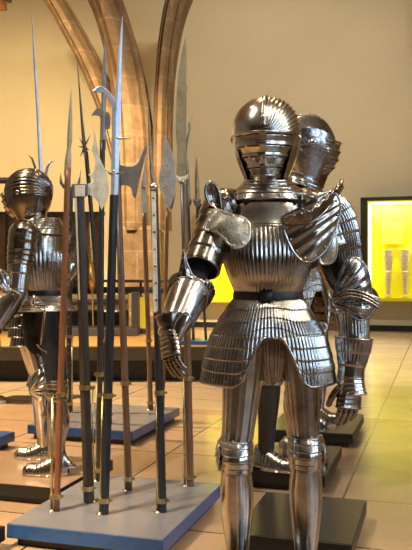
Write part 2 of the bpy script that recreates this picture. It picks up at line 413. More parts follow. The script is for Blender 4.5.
def polearms():
    S = 's'
    # P1 thin spear
    p = Pole('spear', 'long spear with red-brown shaft and slender needle point, leftmost on the near platform', (56.5, 511), (68, 168), 3.3, M['wood_red'], oct=16)
    p.spike('spear_head', [(67.4, 176, 3.6), (68, 160, 3.3), (69, 148, 2.0), (69.6, 140, 2.7), (70.4, 118, 2.0), (71.2, 87, .2)], M['blade_brown'], .6)
    stand(51.5, 509, 394, 'brass rod clamped to the red-brown spear at the left of the near platform', p, topx=52.5)
    # P2 crescent poleaxe
    p = Pole('crescent_poleaxe', 'poleaxe with large pale crescent blade and square steel socket', (88.5, 502), (79.5, 196), 5.2, M['wood_dark'], oct=4)
    p.plate('axe_blade', [(92.5, 125, S), (96, 140), (100, 158), (106, 172), (108.5, 188), (107, 200), (101.5, 210, S), (98, 202), (93, 197), (87, 194, S), (87, 185, S), (94, 180), (88, 175, S), (94, 171), (95.5, 160), (92, 150), (94, 140)], M['blade'], .008)
    p.plate('socket', [(72, 184, S), (88, 184, S), (88, 195, S), (83, 198, S), (72.5, 198, S)], M['blade_dark'], .03, k=0)
    p.plate('front_plate', [(74.5, 185.5, S), (85, 185.5, S), (85, 196.5, S), (75, 196.5, S)], M['blade'], .006, dy=-.02, k=0)
    p.plate('langet', [(74.8, 198, S), (77, 198, S), (80.5, 300, S), (78.6, 300, S)], M['blade'], .006, dy=-.014, k=0)
    stand(93.6, 500, 387, 'brass rod clamped to the thick dark shaft of the crescent poleaxe', p, h=.8, topx=92.6)
    # P15 fork behind P1/P2
    q = Pole('military_fork', 'two-pronged fork on a studded dark shaft, standing on the farther platform', (68.5, 412), (70.5, 188), 2.8, M['wood_dark'], oct=12)
    q.line('prong', [(70, 188), (64, 187), (61, 183), (60, 171)], [1.8, 1.8, 1.5, .2], M['blade_dark'])
    q.line('prong', [(70, 188), (77, 187), (79, 182), (80.5, 170)], [1.8, 1.8, 1.5, .2], M['blade_dark'])
    b = MB()
    for k in range(22):
        y = 200+k*9; c = W(70.3-(y-190)*.008, y, q.Y)+V((0, -q.r, 0)); b.ball(c, .004, 8, 6)
    b.build('studs', M['brass'], q.e, local=q.inv)
    stand(71.8, 411, 336, 'brass rod beside the studded fork shaft on the farther platform', q, z=.103, h=1.0)
    # P3 star headed spike
    p = Pole('morning_star', 'dark shafted weapon with a star of curved spikes below a long thin point', (110, 423), (86, 152), 2.3, M['wood_dark'], oct=12)
    p.spike('long_spike', [(86.3, 156, 2.6), (84.4, 146, 1.9), (82, 122, 1.4), (77, 58, .2)], M['blade_dark'], 1)
    for a in [(90.5, 134.5), (79.3, 137.5), (90, 150.5), (80, 157), (78, 146.5)]:
        mx, my = (84.4+a[0])/2, (146+a[1])/2+.7
        p.line('star_spike', [(84.4, 146), (mx, my), a], [1.1, .8, .12], M['blade_dark'])
    stand(107.6, 422, 340, 'brass rod beside the star-headed weapon on the farther platform', p, h=.9, topx=105)
    # P5 dark halberd
    p = Pole('halberd', 'grey halberd with straight spike and small beak, behind the blue-grey hooked blade', (98.5, 481), (102.5, 140), 2.9, M['wood_dark'], oct=12)
    p.spike('top_spike', [(102.8, 150, 3), (103.2, 118, 2.8), (104.3, 72, 2.0), (105, 33, .2)], M['blade_dark'], .6)
    p.plate('beak', [(105, 110, S), (98, 107.5), (96, 109), (91, 115.5, S), (98, 115.8), (105, 120, S)], M['blade_dark'])
    p.plate('axe_blade', [(105, 111, S), (109, 113), (110.5, 120), (109.5, 129), (105, 128, S)], M['blade_dark'])
    stand(96, 481, 374, 'brass rod behind the blue-grey hooked weapon on the near platform', p, h=1.2, topx=97.5)
    # P6 grey axe facing right
    p = Pole('broad_axe', 'long axe with dull grey double-pointed blade facing right, on a brown shaft', (129, 490), (117.2, 168), 3.5, M['wood_brown'], oct=12)
    p.plate('axe_blade', [(118, 163, S), (124, 166), (133, 166), (139, 161), (143, 151), (147.5, 144, S), (144.5, 160), (139.5, 180), (136, 198.5, S), (133, 196), (131, 188), (125, 185), (118, 187, S)], M['blade_dark'], .008)
    p.spike('top_spike', [(117.5, 190, 4), (116.5, 160, 3.6), (115, 120, .4)], M['blade_dark'], .7)
    p.line('langet', [(116.6, 190), (121.5, 308)], 1.2, M['blade_dark'], dy=-.014)
    stand(126, 490, 383, 'brass rod clamped to the brown axe shaft mid near platform', p, h=1.6, topx=124.5)
    # P4 big blue-grey
    p = Pole('hooked_bill', 'tall blue-grey bill with forward curling hook and long straight spike', (104.3, 514), (114, 195), 4.5, M['wood_black'], oct=8)
    p.spike('blade', [(114, 200, 3.7), (114.6, 188, 3.6), (115.3, 150, 4.0), (116.3, 118, 4.6), (117.3, 104, 3.6), (119.3, 70, 2.1), (121.3, 36, 1.2), (122.5, 16, .2)], M['steel_blue'], .4)
    p.plate('hook', [(119.5, 120, S), (118, 108), (113, 97), (107, 89.5), (100, 86), (91.5, 91.5, S), (96.5, 92.5), (103, 93), (108.5, 98), (112, 108), (112, 122, S)], M['steel_blue'], .010)
    p.spike('side_spike', [(117, 138.8, 1.6), (124, 138.6, 1.5), (131.5, 138.8, .9)], M['steel_dark'], 1)
    b = MB(); b.tube([W(116, 138.2, p.Y), W(131.5, 138.9, p.Y)], [1.7/p.s, .2/p.s], 8); b.build('side_point', M['steel_blue'], p.e, local=p.inv)
    p.line('lug', [(105.5, 170), (110, 173.5), (114, 174)], [.3, 1.2, 1.4], M['steel_dark'])
    p.line('lug', [(123, 173), (118, 173.5), (114, 174)], [.3, 1.0, 1.4], M['steel_dark'])
    p.knob('rivet', 113.8, 171, 1.5, M['steel_bright'], -.012)
    stand(99.8, 513, 395, 'brass rod clamped to the black shaft of the hooked bill', p, h=.9, topx=102.5)
    # P7 small knife glaive
    p = Pole('knife_spear', 'small pale knife-bladed spear on a thin brown shaft, on the farther platform', (151, 410), (144, 213), 2.4, M['wood_brown'], oct=12)
    p.plate('blade', [(145.8, 154, S), (143.5, 170), (141.2, 187), (146, 187.5), (145.5, 170)], M['blade'])
    p.plate('lower_blade', [(140.5, 189, S), (145.8, 189, S), (147.5, 211, S), (145, 215), (141.4, 213, S)], M['blade'])
    p.knob('socket_ring', 143.4, 188, 2.2, M['steel_dark'], 0, .6)
    stand(148.3, 410, 340, 'brass rod beside the thin brown knife-spear shaft', p, h=.8, topx=147.6)
    # P9 cleaver
    p = Pole('cleaver_glaive', 'glaive with broad pale cleaver blade on a thin reddish shaft', (162.5, 409), (167.5, 212), 2.0, M['wood_red'], oct=12)
    p.plate('blade', [(164.5, 135, S), (169, 144), (174, 158), (176, 175), (175.5, 192), (173, 206), (170, 212, S), (166, 207), (163, 196), (158.5, 181), (162.5, 160), (163.5, 148)], M['blade'], .008)
    b = MB()
    for x, y in [(167, 166), (164.5, 184), (166, 186), (164, 187.5), (166, 204), (169, 206.5), (167.5, 209)]:
        b.ball(W(x, y, p.Y-.005), (.006, .003, .006), 8, 6)
    b.build('punched_marks', M['steel_dark'], p.e, local=p.inv)
    p.line('side_hook', [(171, 209), (173.5, 200), (175.5, 193)], [1.4, 1.1, .2], M['blade_dark'])
    # P8 pale awl with white langets
    p = Pole('awl_pike', 'awl pike with needle spike, round disc guard and long pale riveted side strip', (162.8, 512), (154, 188), 4.1, M['wood_black'], oct=8)
    p.spike('long_spike', [(153.3, 186, 2.2), (151.4, 170, 1.9), (149.8, 140, 1.3), (148, 93, .2)], M['steel_bright'], 1)
    p.knob('guard', 153.6, 186.8, 4.6, M['steel_bright'], -.01, .8)
    p.plate('langet', [(151.2, 191, S), (155.8, 191, S), (158.2, 311, S), (155.2, 313), (153.2, 311, S)], M['blade'], .008, dy=-.014, k=0)
    b = MB()
    for k in range(7): b.ball(W(153.6+k*.45, 198+k*17, p.Y-.019), (.006, .004, .006), 10, 6)
    b.build('langet_rivets', M['steel_dark'], p.e, local=p.inv)
    stand(157.8, 513, 392, 'brass rod clamped to the black awl pike shaft', p, h=1.6, topx=156.8)
    # P10 large fauchard
    p = Pole('fauchard', 'tall fauchard with very broad tapering brown blade, rightmost on the near platform', (190.5, 486), (184, 184), 3.6, M['wood_brown'], oct=8)
    p.plate('blade', [(185.6, 35, S), (186.4, 60), (186.3, 84), (187.8, 88), (186.6, 92), (186.3, 130), (186, 177, S), (176.5, 177, S), (177, 150), (175.8, 130), (176.8, 90), (180, 62)], M['blade_brown'], .010)
    p.spike('side_spike', [(187, 170, .9), (186.2, 156, 1.2), (187.5, 140, 1.7), (189.8, 130, 1.0), (189.6, 124, 1.3), (192.6, 115, .2)], M['blade_brown'], .5, dy=.01)
    p.plate('wing_guard', [(175, 175, S), (180, 177), (185, 176), (189, 173.5, S), (187.5, 178), (184, 181), (180, 181), (177, 179)], M['blade'], .02)
    p.knob('socket_ring', 181.5, 181.5, 3.6, M['steel_bright'], 0, .7)
    p.line('langet', [(181.8, 184), (183.8, 250)], 1.9, M['blade_dark'], dy=-.006)
    stand(184.8, 488, 378, 'brass rod clamped to the brown fauchard shaft beside the armour', p, h=1.2, topx=183.8)
    # P12, P13 far spears on the podium
    z = .452
    for bx, tx, ty, lab in ((193.5, 188, 157, 'left'), (206, 197, 157, 'right')):
        Y = 8.9
        p = Pole('winged_spear', 'distant dark winged spear standing on the podium slab, the %s one of the pair' % lab, (bx, 275+(H-.453)*F/8.9), (tx+.4, 206), 1.5, M['wood_dark'], Y=Y, oct=10)
        p.e['group'] = 'pair of winged spears on the podium'
        p.spike('spear_head', [(tx+.2, 200, 2.4), (tx, 188, 2.3), (tx-.3, 172, 1.7), (tx-.5, ty, .2)], M['blade_brown'], .4)
        p.plate('wing_lug', [(tx-4, 199, S), (tx, 201), (tx+4, 199, S), (tx+3.4, 204), (tx, 208), (tx-3.4, 204)], M['blade_dark'], .03)
    # P14 big winged spear behind the left armour
    p = Pole('ranseur', 'tall ranseur with needle blade and two curved prongs behind the side-facing armour', (58, 421), (42, 182), 2.4, M['wood_dark'], Y=Yz(421, .103), oct=12)
    p.spike('long_spike', [(42, 186, 2.2), (40, 160, 1.7), (37.5, 110, 1.3), (34.5, 60, 1.1), (31.8, 14, .2)], M['steel_blue'], .6)
    p.line('prong', [(41.8, 184), (37, 178), (35.3, 168), (32, 158.5), (27.5, 154.5)], [1.7, 1.5, 1.3, 1.0, .2], M['blade_dark'])
    p.line('prong', [(41.8, 184), (45.5, 176), (47.5, 167), (50.5, 161.5), (54.5, 162)], [1.7, 1.5, 1.3, 1.0, .2], M['steel_blue'])
    # gilt ornate partisan on the rear slab
    p = Pole('gilt_partisan', 'small ornate gilt partisan with tassel, far back behind the pole rack', (93.3, 327), (91.5, 262), .9, M['wood_gold'], Y=Yz(327, .50), oct=10)
    p.spike('tassel', [(92, 292, 2.2), (91.8, 280, 3.4), (91.2, 262, 2.0)], M['gilt'], .8, 10)
    p.spike('spear_head', [(91.2, 262, 2), (90.6, 250, 3.4), (90, 236, 3.8), (89.6, 222, .3)], M['gilt'], .3)
polearms()

# ------------------------------------------------------------------ armour
def limb_fn(keys, front=(0, -1, 0), flute=None, lames=None, axis=None, th=(0, 360), power=2.0):
    K = [(*V(c), rx, rf, rb) for c, rx, rf, rb in keys]
    front = V(front)
    def P(u, s):
        a = catmull(K, s); c = V(a[:3])
        if axis is None:
            d = V(catmull(K, min(1, s+.02))[:3])-V(catmull(K, max(0, s-.02))[:3])
            if d.length < 1e-7: d = V((0, 0, -1))
            d.normalize()
        else: d = V(axis)
        fr = (front-d*front.dot(d))
        if fr.length < 1e-3: fr = V((0, 0, 1))
        fr.normalize(); ax = d.cross(fr)      # d down, front -y -> ax = -x ... fixed below
        ax = -ax if ax.x < 0 and abs(ax.x) > .3 else ax
        t = D2R(th[0]+(th[1]-th[0])*u); ct, st = math.cos(t), math.sin(t)
        rf, rb = a[4], a[5]; ry = rf if st > 0 else rb
        if power != 2:
            ct = math.copysign(abs(ct)**(2/power), ct); st = math.copysign(abs(st)**(2/power), st)
        v = ax*(ct*a[3])+fr*(st*ry)
        off = 0
        if flute:
            n, amp = flute[0], flute[1]; s0, s1 = (flute[2], flute[3]) if len(flute) > 2 else (-1, 2)
            f = max(0, min(1, (s-s0)*14))*max(0, min(1, (s1-s)*14))
            off += amp*f*(1-2*abs(math.sin(n*t/2)))
        if lames:
            k, amp = lames[0], lames[1]; s0, s1 = (lames[2], lames[3]) if len(lames) > 2 else (0, 1)
            if s0 <= s <= s1: off += amp*((((s-s0)/(s1-s0))*k) % 1)
        L = v.length
        return c+v*(1+off/max(L, .01))
    return P
def limb(mb, P, nu, nv, closed=True, rims=(), rr=.004, keep=None):
    mb.grid(P, nu, nv, closed, keep)
    for s in rims:
        m = 64
        pts = [P(i/m, s) for i in range(m if closed else m+1)]
        mb.tube(pts, rr, 6, closed)
def rivets(mb, P, s, us, r=.004):
    for u in us: mb.ball(P(u, s), r, 8, 6)

def plate(mb, C, R, U, Nn, outline, bulge, flute=None, curve=None, rr=.0035, nt=140, nr=22, rivet=0):
    """a domed plate: outline in metres in the R/U plane, swelling along Nn"""
    C, R, U, Nn = V(C), V(R), V(U), V(Nn)
    O = list(outline)+[outline[0]]
    cx = sum(p[0] for p in outline)/len(outline); cy = sum(p[1] for p in outline)/len(outline)
    n = len(outline)
    def out(t):
        x = (t % 1)*n; i = int(x) % n; f = x-int(x)
        a, b, c, d = outline[i-1], outline[i], outline[(i+1) % n], outline[(i+2) % n]
        return tuple(.5*((2*q)+(-p+r)*f+(2*p-5*q+4*r-s)*f*f+(-p+3*q-3*r+s)*f**3) for p, q, r, s in zip(a, b, c, d))
    def P(t, r):
        o = out(t); r = max(r, .01)
        x, y = cx+(o[0]-cx)*r, cy+(o[1]-cy)*r
        h = bulge*(1-r*r)
        if curve: h += curve(x, y)
        if flute:
            k, amp, pv = flute
            a = math.atan2(y-pv[1], x-pv[0]); h += amp*math.cos(2*k*a)*(1-r**8)*min(1, ((x-pv[0])**2+(y-pv[1])**2)**.5/.03)
        return C+R*x+U*y+Nn*h
    mb.grid(P, nt, nr, True)
    mb.tube([P(i/80, 1) for i in range(80)], rr, 6, True)
    if rivet:
        for i in range(rivet): mb.ball(P(i/rivet, .90)+Nn*.001, .0035, 8, 6)
    return P

def helmet(A, c, yaw=0, pitch=0, s=1.0, mat='steel', ridges=4, comb=True, flutes=64, span=164, smooth_side=False):
    X = Matrix.Translation(V(c)) @ Matrix.Rotation(D2R(yaw), 4, 'Z') @ Matrix.Rotation(D2R(pitch), 4, 'X') @ Matrix.Scale(s, 4)
    Z = [(.008, .064, .066, .070), (.05, .080, .092, .098), (.087, .095, .116, .122), (.122, .107, .132, .136), (.157, .115, .138, .146), (.192, .119, .138, .150), (.222, .117, .131, .146), (.252, .108, .117, .132), (.28, .092, .098, .112), (.302, .068, .072, .084), (.316, .042, .044, .052), (.322, .004, .004, .005)]
    P0 = limb_fn([((0, 0, z), rx, rf, rb) for z, rx, rf, rb in Z], axis=(0, 0, -1))
    def P(u, v):
        p = P0(u, v)
        if flutes and not (smooth_side and p.x < 0 and p.y < .0):
            a = math.atan2(p.x, p.z-.15); q = V((p.x, p.y*.5, p.z-.15)); L = q.length
            k = max(0, min(1, (p.z-(.15 if p.y > 0 else .185))/.02))*max(0, min(1, (math.hypot(p.x, p.z-.15)-.03)/.03))
            p = p+q*(.0026*k*(1-2*abs(math.sin(flutes*a/2)))/max(L, .02))
        return p
    b = MB(X)
    # side/back bowl: open at the face where the visor sits
    b.grid(P, 300, 130, True, keep=lambda u, v: not (v < .44 and 90-span*.34 < u*360 < 90+span*.34))
    sk = b.build('helmet', M[mat], A, solid=.002)
    if comb:
        b = MB(X); pts = []
        for i in range(41):
            t = i/40; 
            if t < .5: p = P0(90/360, .50+.50*(t/.5))
            else: p = P0(270/360, 1-.72*((t-.5)/.5))
            pts.append(p)
        # roped crest
        prev = None
        for i, p in enumerate(pts):
            pass
        b.tube(pts, [.0065+.0012*math.sin(i*2.4) for i in range(41)], 10, sq=1.5)
        b.build('crest', M[mat], sk)
    # visor with stepped ridges and sight slots
    rows = ridges*10
    z0, z1 = .048, .192
    K = [(z, rx*(.70+.27*min(1, max(0, (z-.05)/.11))), rf, rb) for z, rx, rf, rb in Z]
    def rad(z):
        for i in range(len(K)-1):
            if K[i][0] <= z <= K[i+1][0]:
                f = (z-K[i][0])/(K[i+1][0]-K[i][0]); return tuple(K[i][k]+(K[i+1][k]-K[i][k])*f for k in (1, 2))
        return K[0][1:3]
    def VP(u, v):
        z = z0+(z1-z0)*v; rx, rf = rad(z); t = D2R(90-span/2+span*u)
        fr = (v*ridges) % 1 if v < 1 else 1
        prow = .010*math.exp(-((t-PI/2)/.35)**2)
        off = .002+.011*(fr**1.6)*math.sin(t)**.8
        return V((math.cos(t)*(rx*.985+off*.5), -math.sin(t)*(rf+off+prow+.008), z-.004*fr))
    def keepv(u, v):
        r = (v*ridges) % 1; a = abs(span*u-span/2)
        return not (.70 < r < .80 and (5 < a < 30 or 34 < a < 58))
    b = MB(X); b.grid(VP, 120, rows, False, keepv)
    for v in (0, 1): b.tube([VP(i/50, v) for i in range(51)], .003, 6)
    vis = b.build('visor', M[mat], sk, solid=.002)
    # chin guard
    def CP(u, v):
        z = -.014+.072*v; t = D2R(-12+204*u)
        rx, rf = .042+.020*v, .074+.026*v
        return V((math.cos(t)*rx*1.1, -math.sin(t)*(rf+.012*math.exp(-((t-PI/2)/.3)**2)), z))
    b = MB(X); b.grid(CP, 48, 12); b.tube([CP(i/40, 0) for i in range(41)], .0035, 6)
    b.build('chin_guard', M['steel_dark'], sk, solid=.002)
    # collar rings and hinge bosses, dark lining
    b = MB(X)
    RP = limb_fn([((0, .012, .03), .074, .074, .086), ((0, .008, .006), .074, .080, .084), ((0, 0, -.02), .090, .094, .092)], axis=(0, 0, -1), lames=(3, .004))
    RT = lambda u, v: (lambda p: V((p.x, p.y, p.z+.34*(p.y+.0))))(RP(u, v)); limb(b, RT, 96, 24, rims=(0, 1), rr=.0035); b.build('collar_ring', M[mat], sk, solid=.002)
    for sx in (-1, 1):
        b = MB(X); b.ball((sx*.117, -.02, .178), (.007, .014, .014), 14, 8); b.build('hinge_boss', M['steel_bright'], sk)
    b = MB(X); b.ball((0, 0, .16), (.085, .105, .13), 24, 16); b.build('lining', M['black'], sk)
    return sk

def gauntlet(A, wr, d, nrm, side, s=1.0, mat='steel_dark', cuff=.11, curl=.35, spread=.0, cuffr=.05, bright=False):
    """wr wrist, d direction of the fingers, nrm = outward normal of the back of the hand, side = +1 thumb towards +across"""
    wr, d, nrm = V(wr), V(d).normalized(), V(nrm); nrm = (nrm-d*nrm.dot(d)).normalized(); ac = d.cross(nrm)*side
    b = MB()
    P = limb_fn([(wr-d*cuff*s, cuffr*s, cuffr*.9*s, cuffr*.9*s), (wr-d*cuff*.5*s, .041*s, .037*s, .037*s), (wr, .034*s, .029*s, .029*s), (wr+d*.012*s, .036*s, .028*s, .028*s)], front=nrm, lames=(3, .002, .55, 1))
    limb(b, P, 64, 36, rims=(0, 1), rr=.003*s)
    g = b.build('gauntlet', M[mat], A, solid=.002)
    # metacarpal plates
    b = MB()
    P = limb_fn([(wr+d*.004*s, .037*s, .027*s, .020*s), (wr+d*.04*s, .043*s, .026*s, .020*s), (wr+d*.085*s, .046*s, .023*s, .018*s)], front=nrm, lames=(6, .003), power=2.6)
    limb(b, P, 48, 48, rims=(1,), rr=.0032*s)
    b.build('hand_plate', M[mat], g, solid=.0015)
    b = MB(); P2 = limb_fn([(wr-d*.02*s, .030*s, .022*s, .022*s), (wr+d*.05*s, .040*s, .018*s, .020*s), (wr+d*.088*s, .040*s, .014*s, .014*s)], front=nrm)
    limb(b, P2, 24, 8); b.ball(wr+d*.088*s, .014*s, 12, 8); b.build('glove', M['leather'], g)
    for k, (off, ln) in enumerate(((.031, .064), (.0105, .076), (-.0105, .071), (-.031, .056))):
        p = wr+d*.083*s+ac*off*s; dr = (d+ac*off*spread).normalized(); pts = []
        ang = .15
        cur = p
        keys = []
        for j in range(5):
            r = (.0108-.0009*j)*s
            keys.append((cur.copy(), r, r*.95, r*.95))
            cur = cur+(dr*math.cos(ang)-nrm*math.sin(ang))*(ln*s/4); ang += curl*(1+.2*k)
        P = limb_fn(keys, front=nrm, lames=(6, .0022))
        b = MB(); limb(b, P, 14, 36); b.ball(keys[-1][0], keys[-1][1]*1.05, 12, 8)
        b.build('finger', M[mat], g)
    p = wr+d*.018*s+ac*.036*s-nrm*.006*s; keys = []; cur = p; dr = (d*.75+ac*.55-nrm*.25).normalized()
    for j in range(4):
        r = (.0125-.001*j)*s; keys.append((cur.copy(), r, r, r)); cur = cur+dr*.024*s; dr = (dr+d*.15-ac*.22-nrm*.1).normalized()
    b = MB(); P = limb_fn(keys, front=nrm, lames=(4, .002)); limb(b, P, 14, 24); b.ball(keys[-1][0], keys[-1][1]*1.05, 12, 8)
    b.build('thumb', M[mat], g)
    return g

def leg(A, hip, knee, ankle, toe_dir, mat, side=1, cuisse=True, greave=True, flare=0, wing=True, rt=.078, boot=None, kneewing=.05, front=(0, -1, 0), rcl=.085):
    hip, knee, ankle = V(hip), V(knee), V(ankle); fr = V(front)
    if cuisse:
        P = limb_fn([(hip, rt, rt, rt*.95), (hip.lerp(knee, .35), rt*.92, rt*.92, rt*.85), (hip.lerp(knee, .75), rt*.76, rt*.78, rt*.72), (knee+V((0, 0, .045)), rt*.72, rt*.74, rt*.65)], front=fr, flute=(18, .0009, .04, .97))
        b = MB(); limb(b, P, 216, 40, rims=(0, 1), rr=.0032)
        b.tube([P(i/60, .10) for i in range(60)], .0025, 6, True); rivets(b, P, .93, [k/10 for k in range(10)])
        b.build('thigh_plate', M[mat], A, solid=.002)
    else:
        P = limb_fn([(hip, rcl, rcl, rcl), (hip.lerp(knee, .5), rcl*.9, rcl*.92, rcl*.95), (knee, .055, .058, .058)], front=fr)
        b = MB(); limb(b, P, 40, 20); b.ball(knee, .056, 20, 12); b.ball(hip, (rcl, rcl, .07), 20, 12)
        b.build('cloth_leg', M['black'], A)
    if cuisse or greave:
        P = limb_fn([(knee+V((0, 0, .055)), .055, .060, .05), (knee+V((0, 0, .03)), .058, .072, .052), (knee, .060, .080, .054), (knee-V((0, 0, .028)), .058, .070, .052), (knee-V((0, 0, .05)), .053, .058, .05)], front=fr, axis=(0, 0, -1), lames=(5, .0045))
        b = MB(); limb(b, P, 72, 50, rims=(0, 1), rr=.0035); k = b.build('knee_guard', M[mat], A, solid=.002)
        if wing:
            b = MB(); x = side; ct = knee+V((0, 0, 0))
            sd = fr.cross(V((0, 0, 1))); sd = sd*(1 if sd.x*x > 0 else -1)
            plate(b, knee+sd*.060, -fr, V((0, 0, 1)), sd, [(-.045, 0), (-.02, kneewing*.8), (.02, kneewing), (.05, kneewing*.6), (.042, 0), (.05, -kneewing*.6), (.02, -kneewing), (-.02, -kneewing*.8)], .010, (9, .002, (-.05, 0)), nt=96, nr=12)
            b.build('knee_wing', M[mat], k, solid=.002)
    if greave:
        L = (knee-ankle).length; dn = (ankle-knee)/L; top = knee+dn*.055
        keys = [(top, .050, .052, .048), (top.lerp(ankle, .18), .056, .054, .064), (top.lerp(ankle, .38), .055, .050, .070), (top.lerp(ankle, .65), .044, .043, .053), (top.lerp(ankle, .88), .034, .036, .038+flare*.3), (ankle+dn*.02, .037, .040, .042+flare)]
        P = limb_fn(keys, front=fr); b = MB(); limb(b, P, 72, 44, rims=(0, 1), rr=.003)
        b.tube([P(.25, i/30)+fr*.001 for i in range(31)], .0022, 6)
        b.tube([P(.98, i/30) for i in range(31)], .0022, 6)
        b.build('shin_guard', M[mat], A, solid=.002)
    else:
        top = knee
        P = limb_fn([(knee, .052, .054, .054), (knee.lerp(ankle, .3), .054, .052, .062), (knee.lerp(ankle, .7), .042, .042, .048), (ankle, .038, .040, .042)], front=fr)
        b = MB(); limb(b, P, 40, 24); b.build('cloth_leg', M['leather'], A)
    td = V(toe_dir).normalized(); a = V((ankle.x, ankle.y, 0)); UPV = V((0, 0, 1))
    b = MB()
    def SP(u, v):
        # v 0 heel .. 1 toe ; u around the half ring, sole flat
        x = -.075+.255*v
        w = (.034+.014*math.sin(PI*min(1, v*1.15))) * (1 if v < .85 else math.sqrt(max(.02, 1-((v-.85)/.15)**2)))
        hh = .115-.055*min(1, max(0, (v-.25)/.45)) if v > .0 else .115
        hh *= (1 if v < .8 else math.sqrt(max(.05, 1-((v-.8)/.2)**2*.9)))
        if v < .1: w *= .6+4*v; hh *= .75+2.5*v
        lam = .003*((v*12) % 1) if v > .3 else 0
        t = PI*u; sd = td.cross(UPV)
        return a+td*x+sd*(math.cos(t)*(w+lam))+UPV*(.004+math.sin(t)**.8*(hh+lam))
    b.grid(SP, 32, 72)
    b.prism([SP(0, i/16) for i in range(17)]+[SP(1, i/16) for i in range(16, -1, -1)], (0, 0, .006))
    b.build('foot_plate', M[mat if not boot else boot], A, solid=.002)

